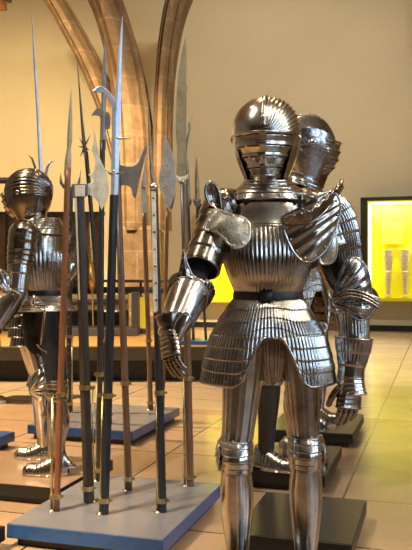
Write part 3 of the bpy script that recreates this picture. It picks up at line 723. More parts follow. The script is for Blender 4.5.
def torso(A, mat='steel', NS=66, waist=(0, 0), tassets=True, N_=66, skirt_end=.80, bare=True, spread=1.0, ts=1.0):
    # breastplate, backplate
    K = [(1.368, .100, .096, .080), (1.335, .134, .110, .092), (1.28, .148, .128, .10), (1.22, .158, .158, .112), (1.16, .157, .175, .112), (1.10, .140, .165, .105), (1.055, .121, .130, .098), (1.03, .113, .112, .093)]
    keys = [((0, 0, z), rx, rf, rb) for z, rx, rf, rb in K]
    P = limb_fn(keys, axis=(0, 0, -1), flute=(N_, .0032, .33, .97))
    b = MB(); b.grid(lambda u, v: P((-6+192*u)/360, v), 3*N_+24, 60)
    Q = limb_fn(keys, axis=(0, 0, -1))
    b.tube([Q((25+130*i/40)/360, .04) for i in range(41)], [.006+.0016*math.sin(i*2.5) for i in range(41)], 8)
    for v in (.315, .335): b.tube([Q((35+110*i/40)/360, v)+V((0, -.001, 0)) for i in range(41)], .0022, 6)
    for u in (-6, 186): b.tube([Q(u/360, i/30) for i in range(31)], .003, 6)
    b.build('breastplate', M[mat], A, solid=.002)
    b = MB(); b.grid(lambda u, v: P((184+172*u)/360, v), 3*N_+24, 60); b.build('backplate', M[mat], A, solid=.002)
    # shoulder straps
    for sx in (-1, 1):
        b = MB(); pts = [V((sx*.075, -.085, 1.345)), V((sx*.088, -.05, 1.375)), V((sx*.09, 0, 1.385)), V((sx*.085, .05, 1.37))]
        b.tube([V(catmull([tuple(p) for p in pts], i/12)) for i in range(13)], .012, 6, sq=.3); b.box((sx*.076, -.088, 1.347), (.03, .008, .02))
        b.build('shoulder_strap', M['leather'], A)
    # neck guard
    G = limb_fn([((0, .0, 1.428), .080, .080, .080), ((0, .0, 1.408), .096, .094, .088), ((0, 0, 1.384), .120, .108, .096), ((0, 0, 1.354), .137, .114, .10)], axis=(0, 0, -1), lames=(4, .004))
    G0 = G; G = lambda u, v: (lambda p: V((p.x, p.y, p.z+.16*(1-v)*p.y)))(G0(u, v))
    b = MB(); limb(b, G, 96, 40, rims=(0, 1), rr=.0042); rivets(b, G, .85, [k/14 for k in range(14)]); b.build('neck_guard', M[mat], A, solid=.002)
    # waist belt
    b = MB(); BP = limb_fn([((0, 0, 1.040), .118, .116, .098), ((0, 0, 1.026), .121, .119, .100), ((0, 0, 1.012), .121, .119, .100)], axis=(0, 0, -1)); b.grid(BP, 96, 6, True)
    b.box((-.015, -.122, 1.026), (.035, .010, .032)); b.build('waist_belt', M['leather'], A, solid=.004)
    # skirt of lames
    KS = [(1.018, .116, .114, .096), (.985, .140, .134, .116), (.94, .170, .155, .142), (.89, .195, .172, .165), (.84, .210, .182, .178), (.79, .222, .188, .186), (.73, .230, .192, .192)]
    def prof(z):
        for i in range(len(KS)-1):
            if KS[i+1][0] <= z <= KS[i][0]:
                f = (KS[i][0]-z)/(KS[i][0]-KS[i+1][0]); return [KS[i][k]+(KS[i+1][k]-KS[i][k])*f for k in (1, 2, 3)]
        return KS[-1][1:] if z < .8 else KS[0][1:]
    def skp(th, z, s, N__=NS, amp=.0022, nl=0, off=0):
        rx, rf, rb = prof(z); t = D2R(th); ct, st = math.cos(t), math.sin(t); ry = rf if st > 0 else rb
        o = off+amp*(1-2*abs(math.sin(N__*t/2)))+(.0032*((s*nl) % 1) if nl else 0)
        v = V((ct*rx*spread, -st*ry*spread, 0)); return v*(1+o/v.length)+V((0, 0, z))
    def arch(th):
        x = math.cos(D2R(th))
        if math.sin(D2R(th)) <= 0: return 0
        return max(0, 1-(abs(x)/.46)**2.2)
    def sk(u, v):
        th = 360*u; ze = .855+.035*arch(th) if tassets else skirt_end
        z = 1.018+(ze-1.018)*v; return skp(th, z, v, nl=4)
    b = MB(); b.grid(sk, 6*NS, 56, True); b.tube([sk(i/120, 1) for i in range(120)], .0035, 6, True)
    b.build('skirt', M[mat], A, solid=.002)
    if tassets:
        for (a0, a1, zb) in ((96, 192, .728), (-12, 84, .728)):
            def tp(u, v):
                sl = 18*v**.55
                th = (a0+sl)+(a1-a0-sl)*u if a0 > 50 else a0+(a1-sl-a0)*u
                inner = (u if a0 > 50 else 1-u)
                inner2 = inner
                rnd = .03*max(0, 1-inner2/.14)**2+.035*max(0, 1-(1-inner2)/.12)**2
                zt = .893; ze = zb+rnd; z = zt+(ze-zt)*v
                return skp(th, z, v, nl=4, off=.004)
            b = MB(); b.grid(tp, NS*2, 56)
            b.tube([tp(0, i/30) for i in range(31)]+[tp(i/40, 1) for i in range(1, 40)]+[tp(1, 1-i/30) for i in range(31)], .0042, 6)
            for k in range(6): b.ball(tp(.04+.92*k/5, .9), .0035, 8, 6)
            b.build('tasset', M[mat], A, solid=.002)
        def cu(u, v):
            th = 198+144*u; z = .875+(.77-.875)*v; return skp(th, z, v, nl=3, off=.002)
        b = MB(); b.grid(cu, 200, 36); b.build('rear_skirt_plate', M[mat], A, solid=.002)
    b = MB(); b.ball((0, .05, .92), (.10, .07, .07), 24, 14)
    BP = limb_fn([((0, 0, 1.40), .055, .06, .06), ((0, 0, 1.32), .09, .07, .07), ((0, 0, 1.1), .09, .08, .07), ((0, .03, .93), .09, .07, .07)], axis=(0, 0, -1))
    b.grid(BP, 32, 16, True); b.build('mannequin_body', M['black'], A)

def shoulder(A, S, E, sgn, mat, s=1.0, fl=(16, .0013, .1, .97)):
    S, E = V(S), V(E); d = (E-S).normalized()
    keys = [((sgn*.095, .0, 1.358), .040, .052, .052), ((sgn*.125, .0, 1.345), .058, .080, .078), (S+V((0, 0, .008)), .066, .084, .082), (S+d*.055, .066, .072, .070), (S+d*.11, .060, .060, .060)]
    P = limb_fn(keys, flute=fl, lames=(5, .0032, .2, 1))
    b = MB(); limb(b, P, 204, 66, rims=(0, 1), rr=.0035); rivets(b, P, .8, [k/12 for k in range(12)]); return b.build('shoulder_guard', M[mat], A, solid=.002)
def upper_arm(A, S, E, mat, r0=.056, r1=.052, lames=3, t0=.3, flutes=24):
    S, E = V(S), V(E)
    P = limb_fn([(S.lerp(E, t0), r0, r0, r0), (S.lerp(E, (1+t0)/2), (r0+r1)/2+.001, (r0+r1)/2, (r0+r1)/2), (E, r1, r1, r1)], flute=(flutes, .0012) if flutes else None, lames=(lames, .004))
    b = MB(); limb(b, P, max(96, flutes*6), 36, rims=(0, 1), rr=.003); return b.build('upper_arm_plate', M[mat], A, solid=.002)
def forearm(A, E, Wr, mat, r0=.056, rm=.055, r1=.034, t0=.08, flutes=0, t1=1.0):
    E, Wr = V(E), V(Wr)
    P = limb_fn([(E.lerp(Wr, t0), r0, r0, r0), (E.lerp(Wr, .4), rm, rm, rm), (E.lerp(Wr, .75), (rm+r1)/2, (rm+r1)/2, (rm+r1)/2), (E.lerp(Wr, t1), r1, r1, r1)], flute=(flutes, .0016, .05, .6) if flutes else None)
    b = MB(); limb(b, P, 144, 36, rims=(0, 1), rr=.0035); 
    b.tube([P(.97, i/30) for i in range(31)], .002, 6)
    rivets(b, P, .12, [k/8 for k in range(8)])
    return b.build('forearm_plate', M[mat], A, solid=.002)
def mann_arm(A, S, E, Wr):
    b = MB(); b.tube([S, E], .036, 14); b.ball(E, .040, 16, 10); b.tube([E, Wr], [.034, .026], 14); b.build('mannequin_arm', M['black'], A)

def mapper(A):
    bpy.context.view_layer.update()
    inv = A.matrix_world.inverted()
    return lambda px, py, Y: inv @ W(px, py, Y)

# ---- foreground armour ----
def armour_one():
    A = empty('suit_of_armour', (.2166, 2.69, .1035), 'foreground suit of fluted steel armour, closed visor, one hand reaching forward', 'armour', 'suits of armour on platforms')
    L = lambda px, py, dy=0: W(px, py, 2.69+dy)-V((.2166, 2.69, .1035))
    helmet(A, L(267, 190, -.01)+V((0, .02, .0)), yaw=-9, pitch=4, s=1.0, smooth_side=True)
    torso(A, NS=96)
    # hip pieces and legs
    leg(A, L(246, 336), L(236, 456, -.02), L(238, 572), (-.25, -1, 0), 'steel_bright', -1, rt=.074)
    leg(A, L(300, 336), L(305.5, 452, -.02), L(306, 572), (.25, -1, 0), 'steel', 1, rt=.068, kneewing=.045)
    # arms: viewer's left
    S1, E1_ = L(221, 212, -.01), L(201, 268, -.14)
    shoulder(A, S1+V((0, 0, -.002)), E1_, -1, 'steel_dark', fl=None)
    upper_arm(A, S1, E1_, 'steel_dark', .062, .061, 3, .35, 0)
    # black disc painted in for the shade inside the open upper arm
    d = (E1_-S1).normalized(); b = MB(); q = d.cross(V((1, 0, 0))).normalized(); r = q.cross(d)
    b.lathe([(.057, -.004), (.057, .0)], E1_-d*.012, 32, (r, q, d)); b.build('hollow_shade', M['black'], A, smooth=False)
    # lobe over the arm pit
    C = L(240, 228, -.165); s = 302
    def O(pts, c): return [((x-c[0])/s, -(y-c[1])/s) for x, y in pts]
    b = MB(); plate(b, C, (1, 0, 0), V((0, .35, 1)).normalized(), V((-.2, -1, .38)).normalized(), O([(206, 216), (215, 206), (228, 212), (243, 217), (249, 224), (249, 238), (244, 246), (236, 249), (228, 244), (221, 235), (211, 228), (204, 226)], (240, 228)), .008, (7, .0008, (-.16, -.03)),
          curve=lambda x, y: -.9*max(0, -x-.0)**1.6, rivet=10)
    b.build('armpit_guard', M['steel_etched'], A, solid=.002)
    # standing flange seen as a dark fluted disc
    b = MB(); C = L(213, 197, -.105); plate(b, C, V((1, .35, 0)).normalized(), (0, 0, 1), V((.35, -1, 0)).normalized(), O([(205, 194), (206, 186), (210, 182.5), (215, 184), (219, 191), (221, 202), (221, 212), (216, 208), (209, 204)], (213, 197)), -.012, (14, .0018, (.02, -.10)), rr=.004, nt=100, nr=14)
    b.build('neck_flange', M['steel_dark'], A, solid=.003)
    # collar-side lames of the viewer's left shoulder
    # elbow guard ring + forearm reaching towards the viewer
    El, Wl = L(190, 291, -.16), L(170, 334, -.30)
    mann_arm(A, S1, E1_.lerp(El, .5), L(171, 331, -.28))
    P = limb_fn([(El+V((.006, .03, .012)), .074, .050, .075), (El+V((.002, .01, .0)), .070, .060, .07), (El+(Wl-El)*.12, .066, .060, .06)], front=(0, -1, 0), lames=(3, .006))
    b = MB(); limb(b, P, 90, 30, rims=(0, 1), rr=.0055, keep=lambda u, v: not (v < .55 and 100 < u*360 < 215 and False))
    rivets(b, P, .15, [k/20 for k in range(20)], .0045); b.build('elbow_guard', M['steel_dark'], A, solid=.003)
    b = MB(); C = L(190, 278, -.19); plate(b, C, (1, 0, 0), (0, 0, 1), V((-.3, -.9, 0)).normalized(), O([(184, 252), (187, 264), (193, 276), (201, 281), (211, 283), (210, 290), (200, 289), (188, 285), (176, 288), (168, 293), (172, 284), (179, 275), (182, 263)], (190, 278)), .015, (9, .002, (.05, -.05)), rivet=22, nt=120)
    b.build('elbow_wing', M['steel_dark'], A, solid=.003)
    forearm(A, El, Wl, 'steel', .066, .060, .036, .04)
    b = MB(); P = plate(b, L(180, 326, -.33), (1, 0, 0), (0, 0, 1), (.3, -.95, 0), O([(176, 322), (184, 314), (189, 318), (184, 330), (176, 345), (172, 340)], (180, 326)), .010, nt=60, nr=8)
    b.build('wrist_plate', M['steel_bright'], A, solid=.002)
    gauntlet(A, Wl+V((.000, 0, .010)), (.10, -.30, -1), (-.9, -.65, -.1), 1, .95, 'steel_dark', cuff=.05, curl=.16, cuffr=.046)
    # viewer's right arm
    S2, E2_ = L(322, 222, 0), L(349, 286, -.03)
    shoulder(A, S2+V((.010, 0, .012)), E2_, 1, 'steel')
    P = limb_fn([(L(322, 205), .062, .085, .08), (L(334, 217), .066, .080, .08), (L(341, 235), .060, .068, .066), (L(345, 262), .054, .056, .056)], flute=(40, .0026), lames=(6, .004))
    b = MB(); limb(b, P, 240, 66, rims=(0, 1)); rivets(b, P, .5, [k/14 for k in range(14)]); b.build('upper_arm_plate', M['steel'], A, solid=.002)
    # large breast wing of the shoulder guard
    C = L(312, 228, -.16); s = 302
    b = MB(); plate(b, C, (1, 0, 0), (0, 0, 1), V((.1, -1, 0)).normalized(), O([(283, 217), (292, 212), (303, 206), (320, 195), (335, 192), (343, 203), (340, 222), (331, 243), (320, 256), (307, 262), (297, 256), (289, 243), (284, 229)], (312, 228)), .014, (34, .0016, (.27, .17)),
          curve=lambda x, y: -1.1*max(0, x-.0)**1.5, rivet=14)
    wing = b.build('shoulder_wing', M['steel'], A, solid=.002)
    b = MB(); C2 = L(335, 242, -.085); plate(b, C2, (1, 0, 0), (0, 0, 1), V((.3, -1, 0)).normalized(), O([(322, 238), (334, 233), (337, 247), (333, 262), (320, 262)], (335, 242)), .008, nt=60, nr=10); b.build('armpit_guard', M['steel_etched'], A, solid=.002)
    # standing flange ridge
    cen = [L(285, 226, -.185), L(298, 225, -.20), (L(312, 222, -.20)), L(326, 210, -.17), L(336, 198, -.12), L(343, 187, -.07)]
    cen = [tuple(c) for c in cen]
    def FL(u, v):
        c = V(catmull(cen, u)); w = .020+.016*math.sin(PI*min(1, u*1.1)); return c+V((-.005*v, -.028*v+.012*v*v, w*(v)+.004*math.sin(u*60)*v))
    b = MB(); b.grid(FL, 80, 10); b.tube([FL(i/60, 1) for i in range(61)], [.0045+.0012*math.sin(i*2.2) for i in range(61)], 8); b.tube([FL(i/60, 0) for i in range(61)], .003, 6)
    b.build('neck_flange', M['steel_dark'], A, solid=.003)
    b = MB(); b.tube([L(301, 208, -.15), L(301, 196, -.15)], .012, 12); b.box(L(301, 202, -.162), (.030, .006, .014)); b.build('strap_buckle', M['steel_dark'], A, smooth=False)
    # elbow
    Wr2 = L(354, 372, -.06)
    mann_arm(A, S2, E2_, Wr2)
    b = MB(); b.ball(L(362, 300, -.03), (.058, .06, .055), 40, 20); eg = b.build('elbow_guard', M['steel_dark'], A)
    R_, U_, N_ = V((1, 0, 0)), V((0, 0, 1)), V((.12, -1, .12)).normalized()
    b = MB(); C = L(352, 282, -.115); s = 301
    plate(b, C, R_, U_, N_, O([(332, 301), (336, 288), (342, 270), (347, 260), (353, 257.5), (361, 260), (368, 270), (371, 284), (371, 297), (360, 297), (346, 300), (336, 304)], (352, 282)), .030, (14, .0030, (-.085, -.075)), curve=lambda x, y: -2.2*max(0, x)**2, rivet=0)
    b.build('elbow_wing', M['steel_cool'], eg, solid=.0025)
    b = MB(); C = L(353, 306, -.13)
    plate(b, C, R_, U_, V((.1, -1, -.15)).normalized(), O([(332, 300), (343, 302), (358, 300), (372, 297), (380, 300), (377, 307), (370, 316), (362, 320), (353, 317), (344, 310), (334, 306)], (353, 306)), .026, (14, .0030, (-.085, .02)), curve=lambda x, y: -2.0*max(0, x)**2)
    b.build('elbow_wing', M['steel_cool'], eg, solid=.0025)
    b = MB()
    for k, o_ in enumerate((0, 3.2, 6.4)):
        pts = [tuple(L(x, y+o_, -.145-.01*k)) for x, y in ((334, 297), (345, 291), (356, 291), (368, 295), (379, 302))]
        b.tube([V(catmull(pts, i/40)) for i in range(41)], [.0050+.0004*math.sin(i*2.3) for i in range(41)], 8)
    b.build('elbow_ridge', M['steel_dark'], eg)
    b = MB(); C = L(336, 302, -.105); b.ball(C, (.020, .012, .022), 20, 12); b.build('hollow_shade', M['black'], eg)  # black ball standing in for the dark of this hollow
    forearm(A, L(353, 306, -.03), L(355, 352, -.05), 'steel', .053, .051, .048, .1, 30)
    # strap pouch with long cuff
    d = (L(350, 395, -.08)-L(354, 345, -.06)).normalized()
    P = limb_fn([(L(354, 338, -.06), .062, .056, .056), (L(353, 352, -.06), .054, .050, .05), (L(351.5, 366, -.065), .044, .042, .042), (L(350.5, 378, -.07), .042, .038, .038)], lames=(3, .003), flute=(30, .0014, .05, .6))
    b = MB(); limb(b, P, 180, 40, rims=(0, 1), rr=.004); b.build('gauntlet_cuff', M['steel'], A, solid=.0025)
    b = MB(); P = limb_fn([(L(350.5, 376, -.07), .042, .038, .034), (L(351, 386, -.075), .044, .037, .03), (L(352.5, 395, -.08), .045, .035, .028)], lames=(5, .003)); limb(b, P, 60, 50, rims=(1,), rr=.0045); b.build('wrist_plates', M['steel_bright'], A, solid=.002)
    gauntlet(A, L(350, 383, -.075), (-.10, -.12, -1), (.45, -1, 0), 1, .98, 'steel_dark', cuff=.02, curl=.20, cuffr=.036)
    # loose straps and mail between the thighs
    b = MB(); P = limb_fn([(L(273, 330, -.03), .05, .03, .03), (L(273, 355, -.02), .046, .03, .03), (L(273, 381, .0), .032, .02, .02)], flute=(24, .002)); limb(b, P, 144, 20); b.build('mail_gusset', M['steel_dark'], A)
    return A
armour_one()

def armour_generic(A, mats, S, E, Wr, legs, hel, gaunt=True, body='steel', tassets=True, flags={}):
    helmet(A, **hel)
    torso(A, mat=body, tassets=tassets, N_=flags.get('N', 48), skirt_end=flags.get('skirt_end', .8), spread=flags.get('spread', 1))
    for k in (0, 1):
        sgn = -1 if k == 0 else 1
        shoulder(A, S[k], E[k], sgn, mats); upper_arm(A, S[k], E[k], mats)
        mann_arm(A, S[k], E[k], Wr[k])
        b = MB(); b.ball(E[k], (.062, .066, .06), 30, 18); eg = b.build('elbow_guard', M[mats], A)
        sx = V((sgn*1.0, 0, 0)); b = MB()
        plate(b, V(E[k])+sx*.055, (0, 1, 0), (0, 0, 1), sx, [(-.06, 0), (-.035, .055), (.01, .068), (.05, .045), (.062, 0), (.05, -.045), (.01, -.06), (-.035, -.05)], .014, (11, .002, (-.06, 0)), nt=96, nr=12)
        b.build('elbow_wing', M[mats], eg, solid=.002)
        forearm(A, E[k], Wr[k], mats)
        d = V(Wr[k])-V(E[k])
        gauntlet(A, Wr[k], d, V((sgn*.8, -.6, .2)), sgn, 1.0, mats, cuff=.10, curl=.25)
    for kw in legs: leg(A, **kw)

# ---- second armour, behind ----
def armour_two():
    A = empty('suit_of_armour', (W(279, 400, 4.45).x, 4.45, .1035), 'second suit of armour standing behind the foreground one, helmet turned right', 'armour', 'suits of armour on platforms', rotz=D2R(48), scale=1.13)
    WARP[0] = lambda p: V((p.x, p.y-.14*max(0, min(1, (p.z-.5)/.8))*1.0, p.z))
    armour_generic(A, 'steel_dark', S=[(-.185, 0, 1.30), (.185, 0, 1.30)], E=[(-.30, -.02, 1.07), (.27, .0, 1.06)], Wr=[(-.33, -.16, .88), (.27, -.16, .86)],
        legs=[dict(hip=(-.10, 0, .84), knee=(-.11, -.03, .48), ankle=(-.11, .0, .07), toe_dir=(.25, -1, 0), mat='steel', side=-1, greave=False, wing=True),
              dict(hip=(.10, 0, .84), knee=(.12, -.03, .48), ankle=(.13, .0, .07), toe_dir=(.3, -1, 0), mat='steel', side=1)],
        hel=dict(c=(0, -.02, 1.42), yaw=44, pitch=0, mat='steel_cool', s=1.08, flutes=14, span=118), body='steel_dark')
    WARP[0] = None
armour_two()
def armour_three():
    A = empty('suit_of_armour', (W(312, 430, 5.75).x, 5.75, .1035), 'suit of armour farthest back in the right row, only its pointed foot showing', 'armour', 'suits of armour on platforms', rotz=D2R(55), scale=.93)
    armour_generic(A, 'steel', S=[(-.175, 0, 1.30), (.175, 0, 1.30)], E=[(-.23, -.02, 1.07), (.23, .0, 1.06)], Wr=[(-.2, -.12, .88), (.2, -.12, .86)],
        legs=[dict(hip=(-.10, 0, .84), knee=(-.11, -.03, .48), ankle=(-.11, .0, .07), toe_dir=(.0, -1, 0), mat='steel', side=-1),
              dict(hip=(.10, 0, .84), knee=(.12, -.03, .48), ankle=(.13, .0, .07), toe_dir=(.1, -1, 0), mat='steel', side=1)],
        hel=dict(c=(0, 0, 1.40), yaw=0, pitch=0, mat='steel', flutes=40), flags={'N': 36})
armour_three()
# ---- side-facing armour at the left ----
def armour_four():
    ph = -122
    A = empty('suit_of_armour', (W(46, 470, 4.32).x, 4.32, .1035), 'side-facing suit of brown steel armour at the left, in black cloth breeches', 'armour', 'suits of armour on platforms', rotz=D2R(ph))
    Lm = mapper(A); Ri = Matrix.Rotation(D2R(-ph), 3, 'Z')
    left = Ri @ V((-1, .05, 0)); near = Ri @ V((0, -1, 0))
    hc = Lm(31, 218, 4.32)
    helmet(A, (hc.x, hc.y, 1.385), yaw=24, pitch=6, mat='steel_dark', s=.95, ridges=4, flutes=44, span=76)
    WARP[0] = lambda p: V((p.x*.96, p.y, p.z-.030))
    torso(A, mat='steel', tassets=False, N_=38, skirt_end=.93, spread=1.0)
    WARP[0] = None
    SN, EN, WN = Lm(24, 234, 4.14), Lm(17, 290, 4.10), Lm(-4, 326, 4.05)
    SF2 = (-.175, 0, 1.27)
    for S_, E_, W_, sg in ((SN, EN, WN, 1), (V(SF2), Lm(70, 262, 4.55), Lm(64, 278, 4.5), -1)):
        keys = [((sg*.08, 0, 1.310), .045, .055, .055), ((sg*.125, 0, 1.295), .060, .074, .074), (S_+V((0, 0, .008)), .068, .076, .076), (S_.lerp(E_, .32), .070, .072, .072), (S_.lerp(E_, .55), .066, .064, .064)]
        P = limb_fn(keys, flute=(30, .0018, .05, .5), lames=(6, .006, .45, 1)); b = MB(); limb(b, P, 180, 72, rims=(0, 1)); b.build('shoulder_guard', M['steel_dark'], A, solid=.002)
        upper_arm(A, S_, E_, 'steel', .062, .058, 2, .45, 0)
        mann_arm(A, S_, E_, W_)
        b = MB(); b.ball(E_+V((0, .0, -.01)), (.062, .062, .060), 30, 18); eg = b.build('elbow_guard', M['steel'], A)
        b = MB(); plate(b, E_+near*(.066*sg)+left*.055+V((0, 0, .02)), -left, (0, 0, 1), near*sg, [(-.055, .0), (-.05, .06), (-.015, .085), (.02, .06), (.03, 0), (.03, -.05), (-.01, -.06), (-.045, -.05)], .014, (11, .002, (.03, -.03)), nt=96, nr=12, rivet=12)
        b.build('elbow_wing', M['steel_bright'], eg, solid=.002)
        forearm(A, E_, W_, 'steel', .064, .060, .04)
        gauntlet(A, W_, (W_-E_), near*sg+V((0, 0, .5)), sg, 1.0, 'steel_dark', cuff=.06)
    hipN, kneeN, ankN = Lm(46, 318, 4.22), Lm(58, 390, 4.22), Lm(55, 456, 4.22)
    hipF, kneeF, ankF = Lm(25, 322, 4.45), Lm(41, 384, 4.45), Lm(44, 436, 4.6)
    leg(A, hipN, kneeN, V((ankN.x, ankN.y, .07)), left, 'steel', 1, cuisse=False, flare=.085, wing=False, front=left, rcl=.062)
    leg(A, hipF, kneeF, V((ankF.x, ankF.y, .07)), left, 'steel_bright', 1, rt=.070, wing=False, front=left)
    b = MB(); plate(b, kneeF+near*.075+V((0, 0, .005)), -left, (0, 0, 1), near, [(-.05, -.01), (-.03, .055), (.01, .085), (.045, .05), (.055, -.01), (.04, -.07), (.0, -.085), (-.045, -.05)], .020, (9, .004, (-.05, -.04)), nt=110, nr=14)
    b.build('knee_wing', M['steel_bright'], A, solid=.002)
    for i, (x, y, r) in enumerate(((19, 322, .070), (22, 331, .073), (24, 340, .072))):
        c = Lm(x, y, 4.42); P = limb_fn([(c+V((0, 0, .035)), r*.92, r*.92, r*.92), (c, r, r, r), (c-V((0, 0, .03)), r*1.06, r*1.06, r)], axis=(0, 0, -1), flute=(26, .002)); b = MB(); limb(b, P, 156, 12, rims=(0, 1)); b.build('thigh_lame', M['steel'], A, solid=.002)
    q = lambda px, py: Lm(px, py, 4.42)
    b = MB(); b.tube([q(7, 181), q(7, 290), q(54, 291)], .015, 4); b.tube([q(-8, 180.5), q(10, 180.5)], .018, 4); p = q(54, 291); b.tube([p, V((p.x, p.y, .004))], .015, 4); b.box((p.x, p.y, .006), (.12, .12, .01))
    b.build('support_stand', M['matt_black'], A, smooth=False)
    # iron support frame on the hip
    b = MB(); q = lambda x, y: Lm(x, y, 4.08)
    b.tube([q(22, 307), q(45, 304)], .008, 8); b.tube([q(34, 295), q(34, 307), q(45, 310), q(41, 345)], .007, 8)
    b.build('hip_frame', M['steel_dark'], A)
    b = MB(); pts = [tuple(q(*p)) for p in ((37, 345), (42, 350), (46, 352), (46, 358), (42, 366), (39, 360), (38, 354))]
    b.tube([V(catmull(pts, i/20)) for i in range(21)], .005, 6); b.build('buckle_loop', M['steel_dark'], A)
    b = MB(); c = Lm(40, 322, 4.3); b.ball(c, (.105, .10, .11), 28, 18); b.ball(c+V((0, 0, -.09)), (.085, .085, .10), 28, 18); b.build('cloth_breeches', M['black'], A)
armour_four()

# ------------------------------------------------------------------ back of the hall
def back_hall():
    # long podium, its front parallel to the picture's platforms
    def along(px, py, z): return Wz(px, py, z)
    fz = .40
    c = W(262, 347, Yz(347, fz)); 
    ang = 0
    e = empty('podium', (0, 0, 0), 'long low dark podium running behind the platforms', 'podium')
    Yf = 8.55; Yb = 10.9; xl, xr = -6.5, (240-206)/F*Yf
    b = MB(); b.box(((xl+xr)/2, (Yf+Yb)/2, fz-.075), (xr-xl, Yb-Yf, .15)); b.build('front_board', M['podium'], e, smooth=False, bevel=.005)
    b = MB(); b.box(((xl+xr)/2, (Yf+Yb)/2+.1, .125), (xr-xl-.3, Yb-Yf-.25, .25)); b.build('recessed_base', M['matt_black'], e, smooth=False)
    b = MB(); b.box(((xl+xr)/2, (Yf+Yb)/2, fz+.004), (xr-xl-.06, Yb-Yf-.06, .008)); b.build('top_board', M['wood_gold'], e, smooth=False)
    # grey slab with post at its right end
    x0, x1 = W(20, 0, 10.2).x, W(139, 0, 10.2).x
    b = MB(); b.box(((x0+x1)/2, 10.25, .458), (x1-x0, .55, .095))
    tag(b.build('display_slab', M['slab'], smooth=False, bevel=.005), 'long grey slab lying on the podium behind the poles', 'slab')
    p = W(135.5, 328, 10.1); b = MB(); b.box((p.x, 10.1, .508+.235), (.10, .10, .47))
    tag(b.build('grey_post', M['slab'], smooth=False, bevel=.004), 'short grey square post standing at the slab end', 'post')
    p = W(143, 330, 10.3); e = empty('lit_glass_case', (p.x, 10.45, .408), 'small upright glazed panel with yellow light painted on it beside the grey post', 'glass case')
    b = MB(); b.box((0, 0, .28), (.10, .10, .42)); b.build('panel', M['yellow_label'], e, smooth=False)  # light on the glass is put in as plain yellow colour
    b = MB(); b.box((0, 0, .03), (.16, .16, .06)); b.build('base', M['slab'], e, smooth=False)
    # low stand for the pair of far spears
    a, c = W(176, 345, 9.1), W(209, 345, 9.1)
    b = MB(); b.box(((a.x+c.x)/2, 8.9, .430), (c.x-a.x, .40, .044)); tag(b.build('low_plinth', M['plat_blue'], smooth=False, bevel=.004), 'small blue-grey board under the pair of winged spears', 'base board')
    # timber rack: rails, cream boards, dark back
    x0, x1 = W(40, 0, 10.7).x, W(128, 0, 10.7).x; xm = (x0+x1)/2; w = x1-x0
    zr = lambda y, Y: H-(y-275)*Y/F
    e = empty('timber_rack', (xm, 10.7, .408), 'long timber rack of horizontal beams and cream boards on the podium', 'rack')
    inv = Matrix.Translation((-xm, -10.7, -.408))
    for y, h, m, n in ((297, .07, 'cream_plank', 'board'), (307, .08, 'cream_plank', 'board')):
        b = MB(); b.box((xm, 10.68, zr(y, 10.68)), (w, .06, h)); b.build(n, M[m], e, smooth=False, local=inv, bevel=.005)
    b = MB(); b.tube([V((x0, 10.6, zr(302, 10.6))), V((x1, 10.6, zr(302, 10.6)))], .04, 14); b.build('roller', M['wood_brown'], e, local=inv)
    b = MB(); b.box((xm, 10.8, (zr(312, 10.8)+.41)/2), (w, .08, zr(312, 10.8)-.41)); b.build('back_board', M['matt_black'], e, smooth=False, local=inv)
    for x in (x0+.04, x1-.04):
        b = MB(); b.box((x, 10.74, (.408+zr(292, 10.7))/2), (.08, .10, zr(292, 10.7)-.408)); b.build('upright', M['wood_dark'], e, smooth=False, local=inv)
    # hand rail
    x0, x1 = W(60, 0, 10.85).x, W(186, 0, 10.85).x
    e = empty('handrail', ((x0+x1)/2, 11.3, 0), 'dark brown two-bar handrail crossing behind the polearms', 'handrail')
    inv = Matrix.Translation((-(x0+x1)/2, -11.3, 0))
    for y, r in ((281, .022), (290, .05)):
        b = MB(); b.tube([V((x0, 11.3, zr(y, 11.3))), V((x1, 11.3, zr(y, 11.3)))], r, 10); b.build('rail', M['wood_brown'] if r < .03 else M['wood_dark'], e, local=inv)
    for px in (62, 139, 184):
        x = W(px, 0, 11.0).x; b = MB(); b.tube([V((x, 11.3, 0)), V((x, 11.3, zr(281, 11.3)))], .02, 10); b.build('rail_post', M['wood_dark'], e, local=inv)
    # wooden screen behind, left of the pier
    x0, x1 = W(-30, 0, 12.0).x, W(104, 0, 12.0).x; zt = zr(215, 12.0)
    e = empty('wooden_screen', ((x0+x1)/2, 12.0, 0), 'head-high brown wooden screen with dark top rail against the stone pier', 'screen')
    b = MB()
    b.box((0, 0, zt/2), (x1-x0, .06, zt)); b.build('panel', M['wood_brown'], e, smooth=False)
    b = MB(); b.box((0, -.02, zt+.02), (x1-x0+.04, .12, .05)); b.build('top_rail', M['wood_dark'], e, smooth=False)
back_hall()

def wall_frame(px, Yw): return None
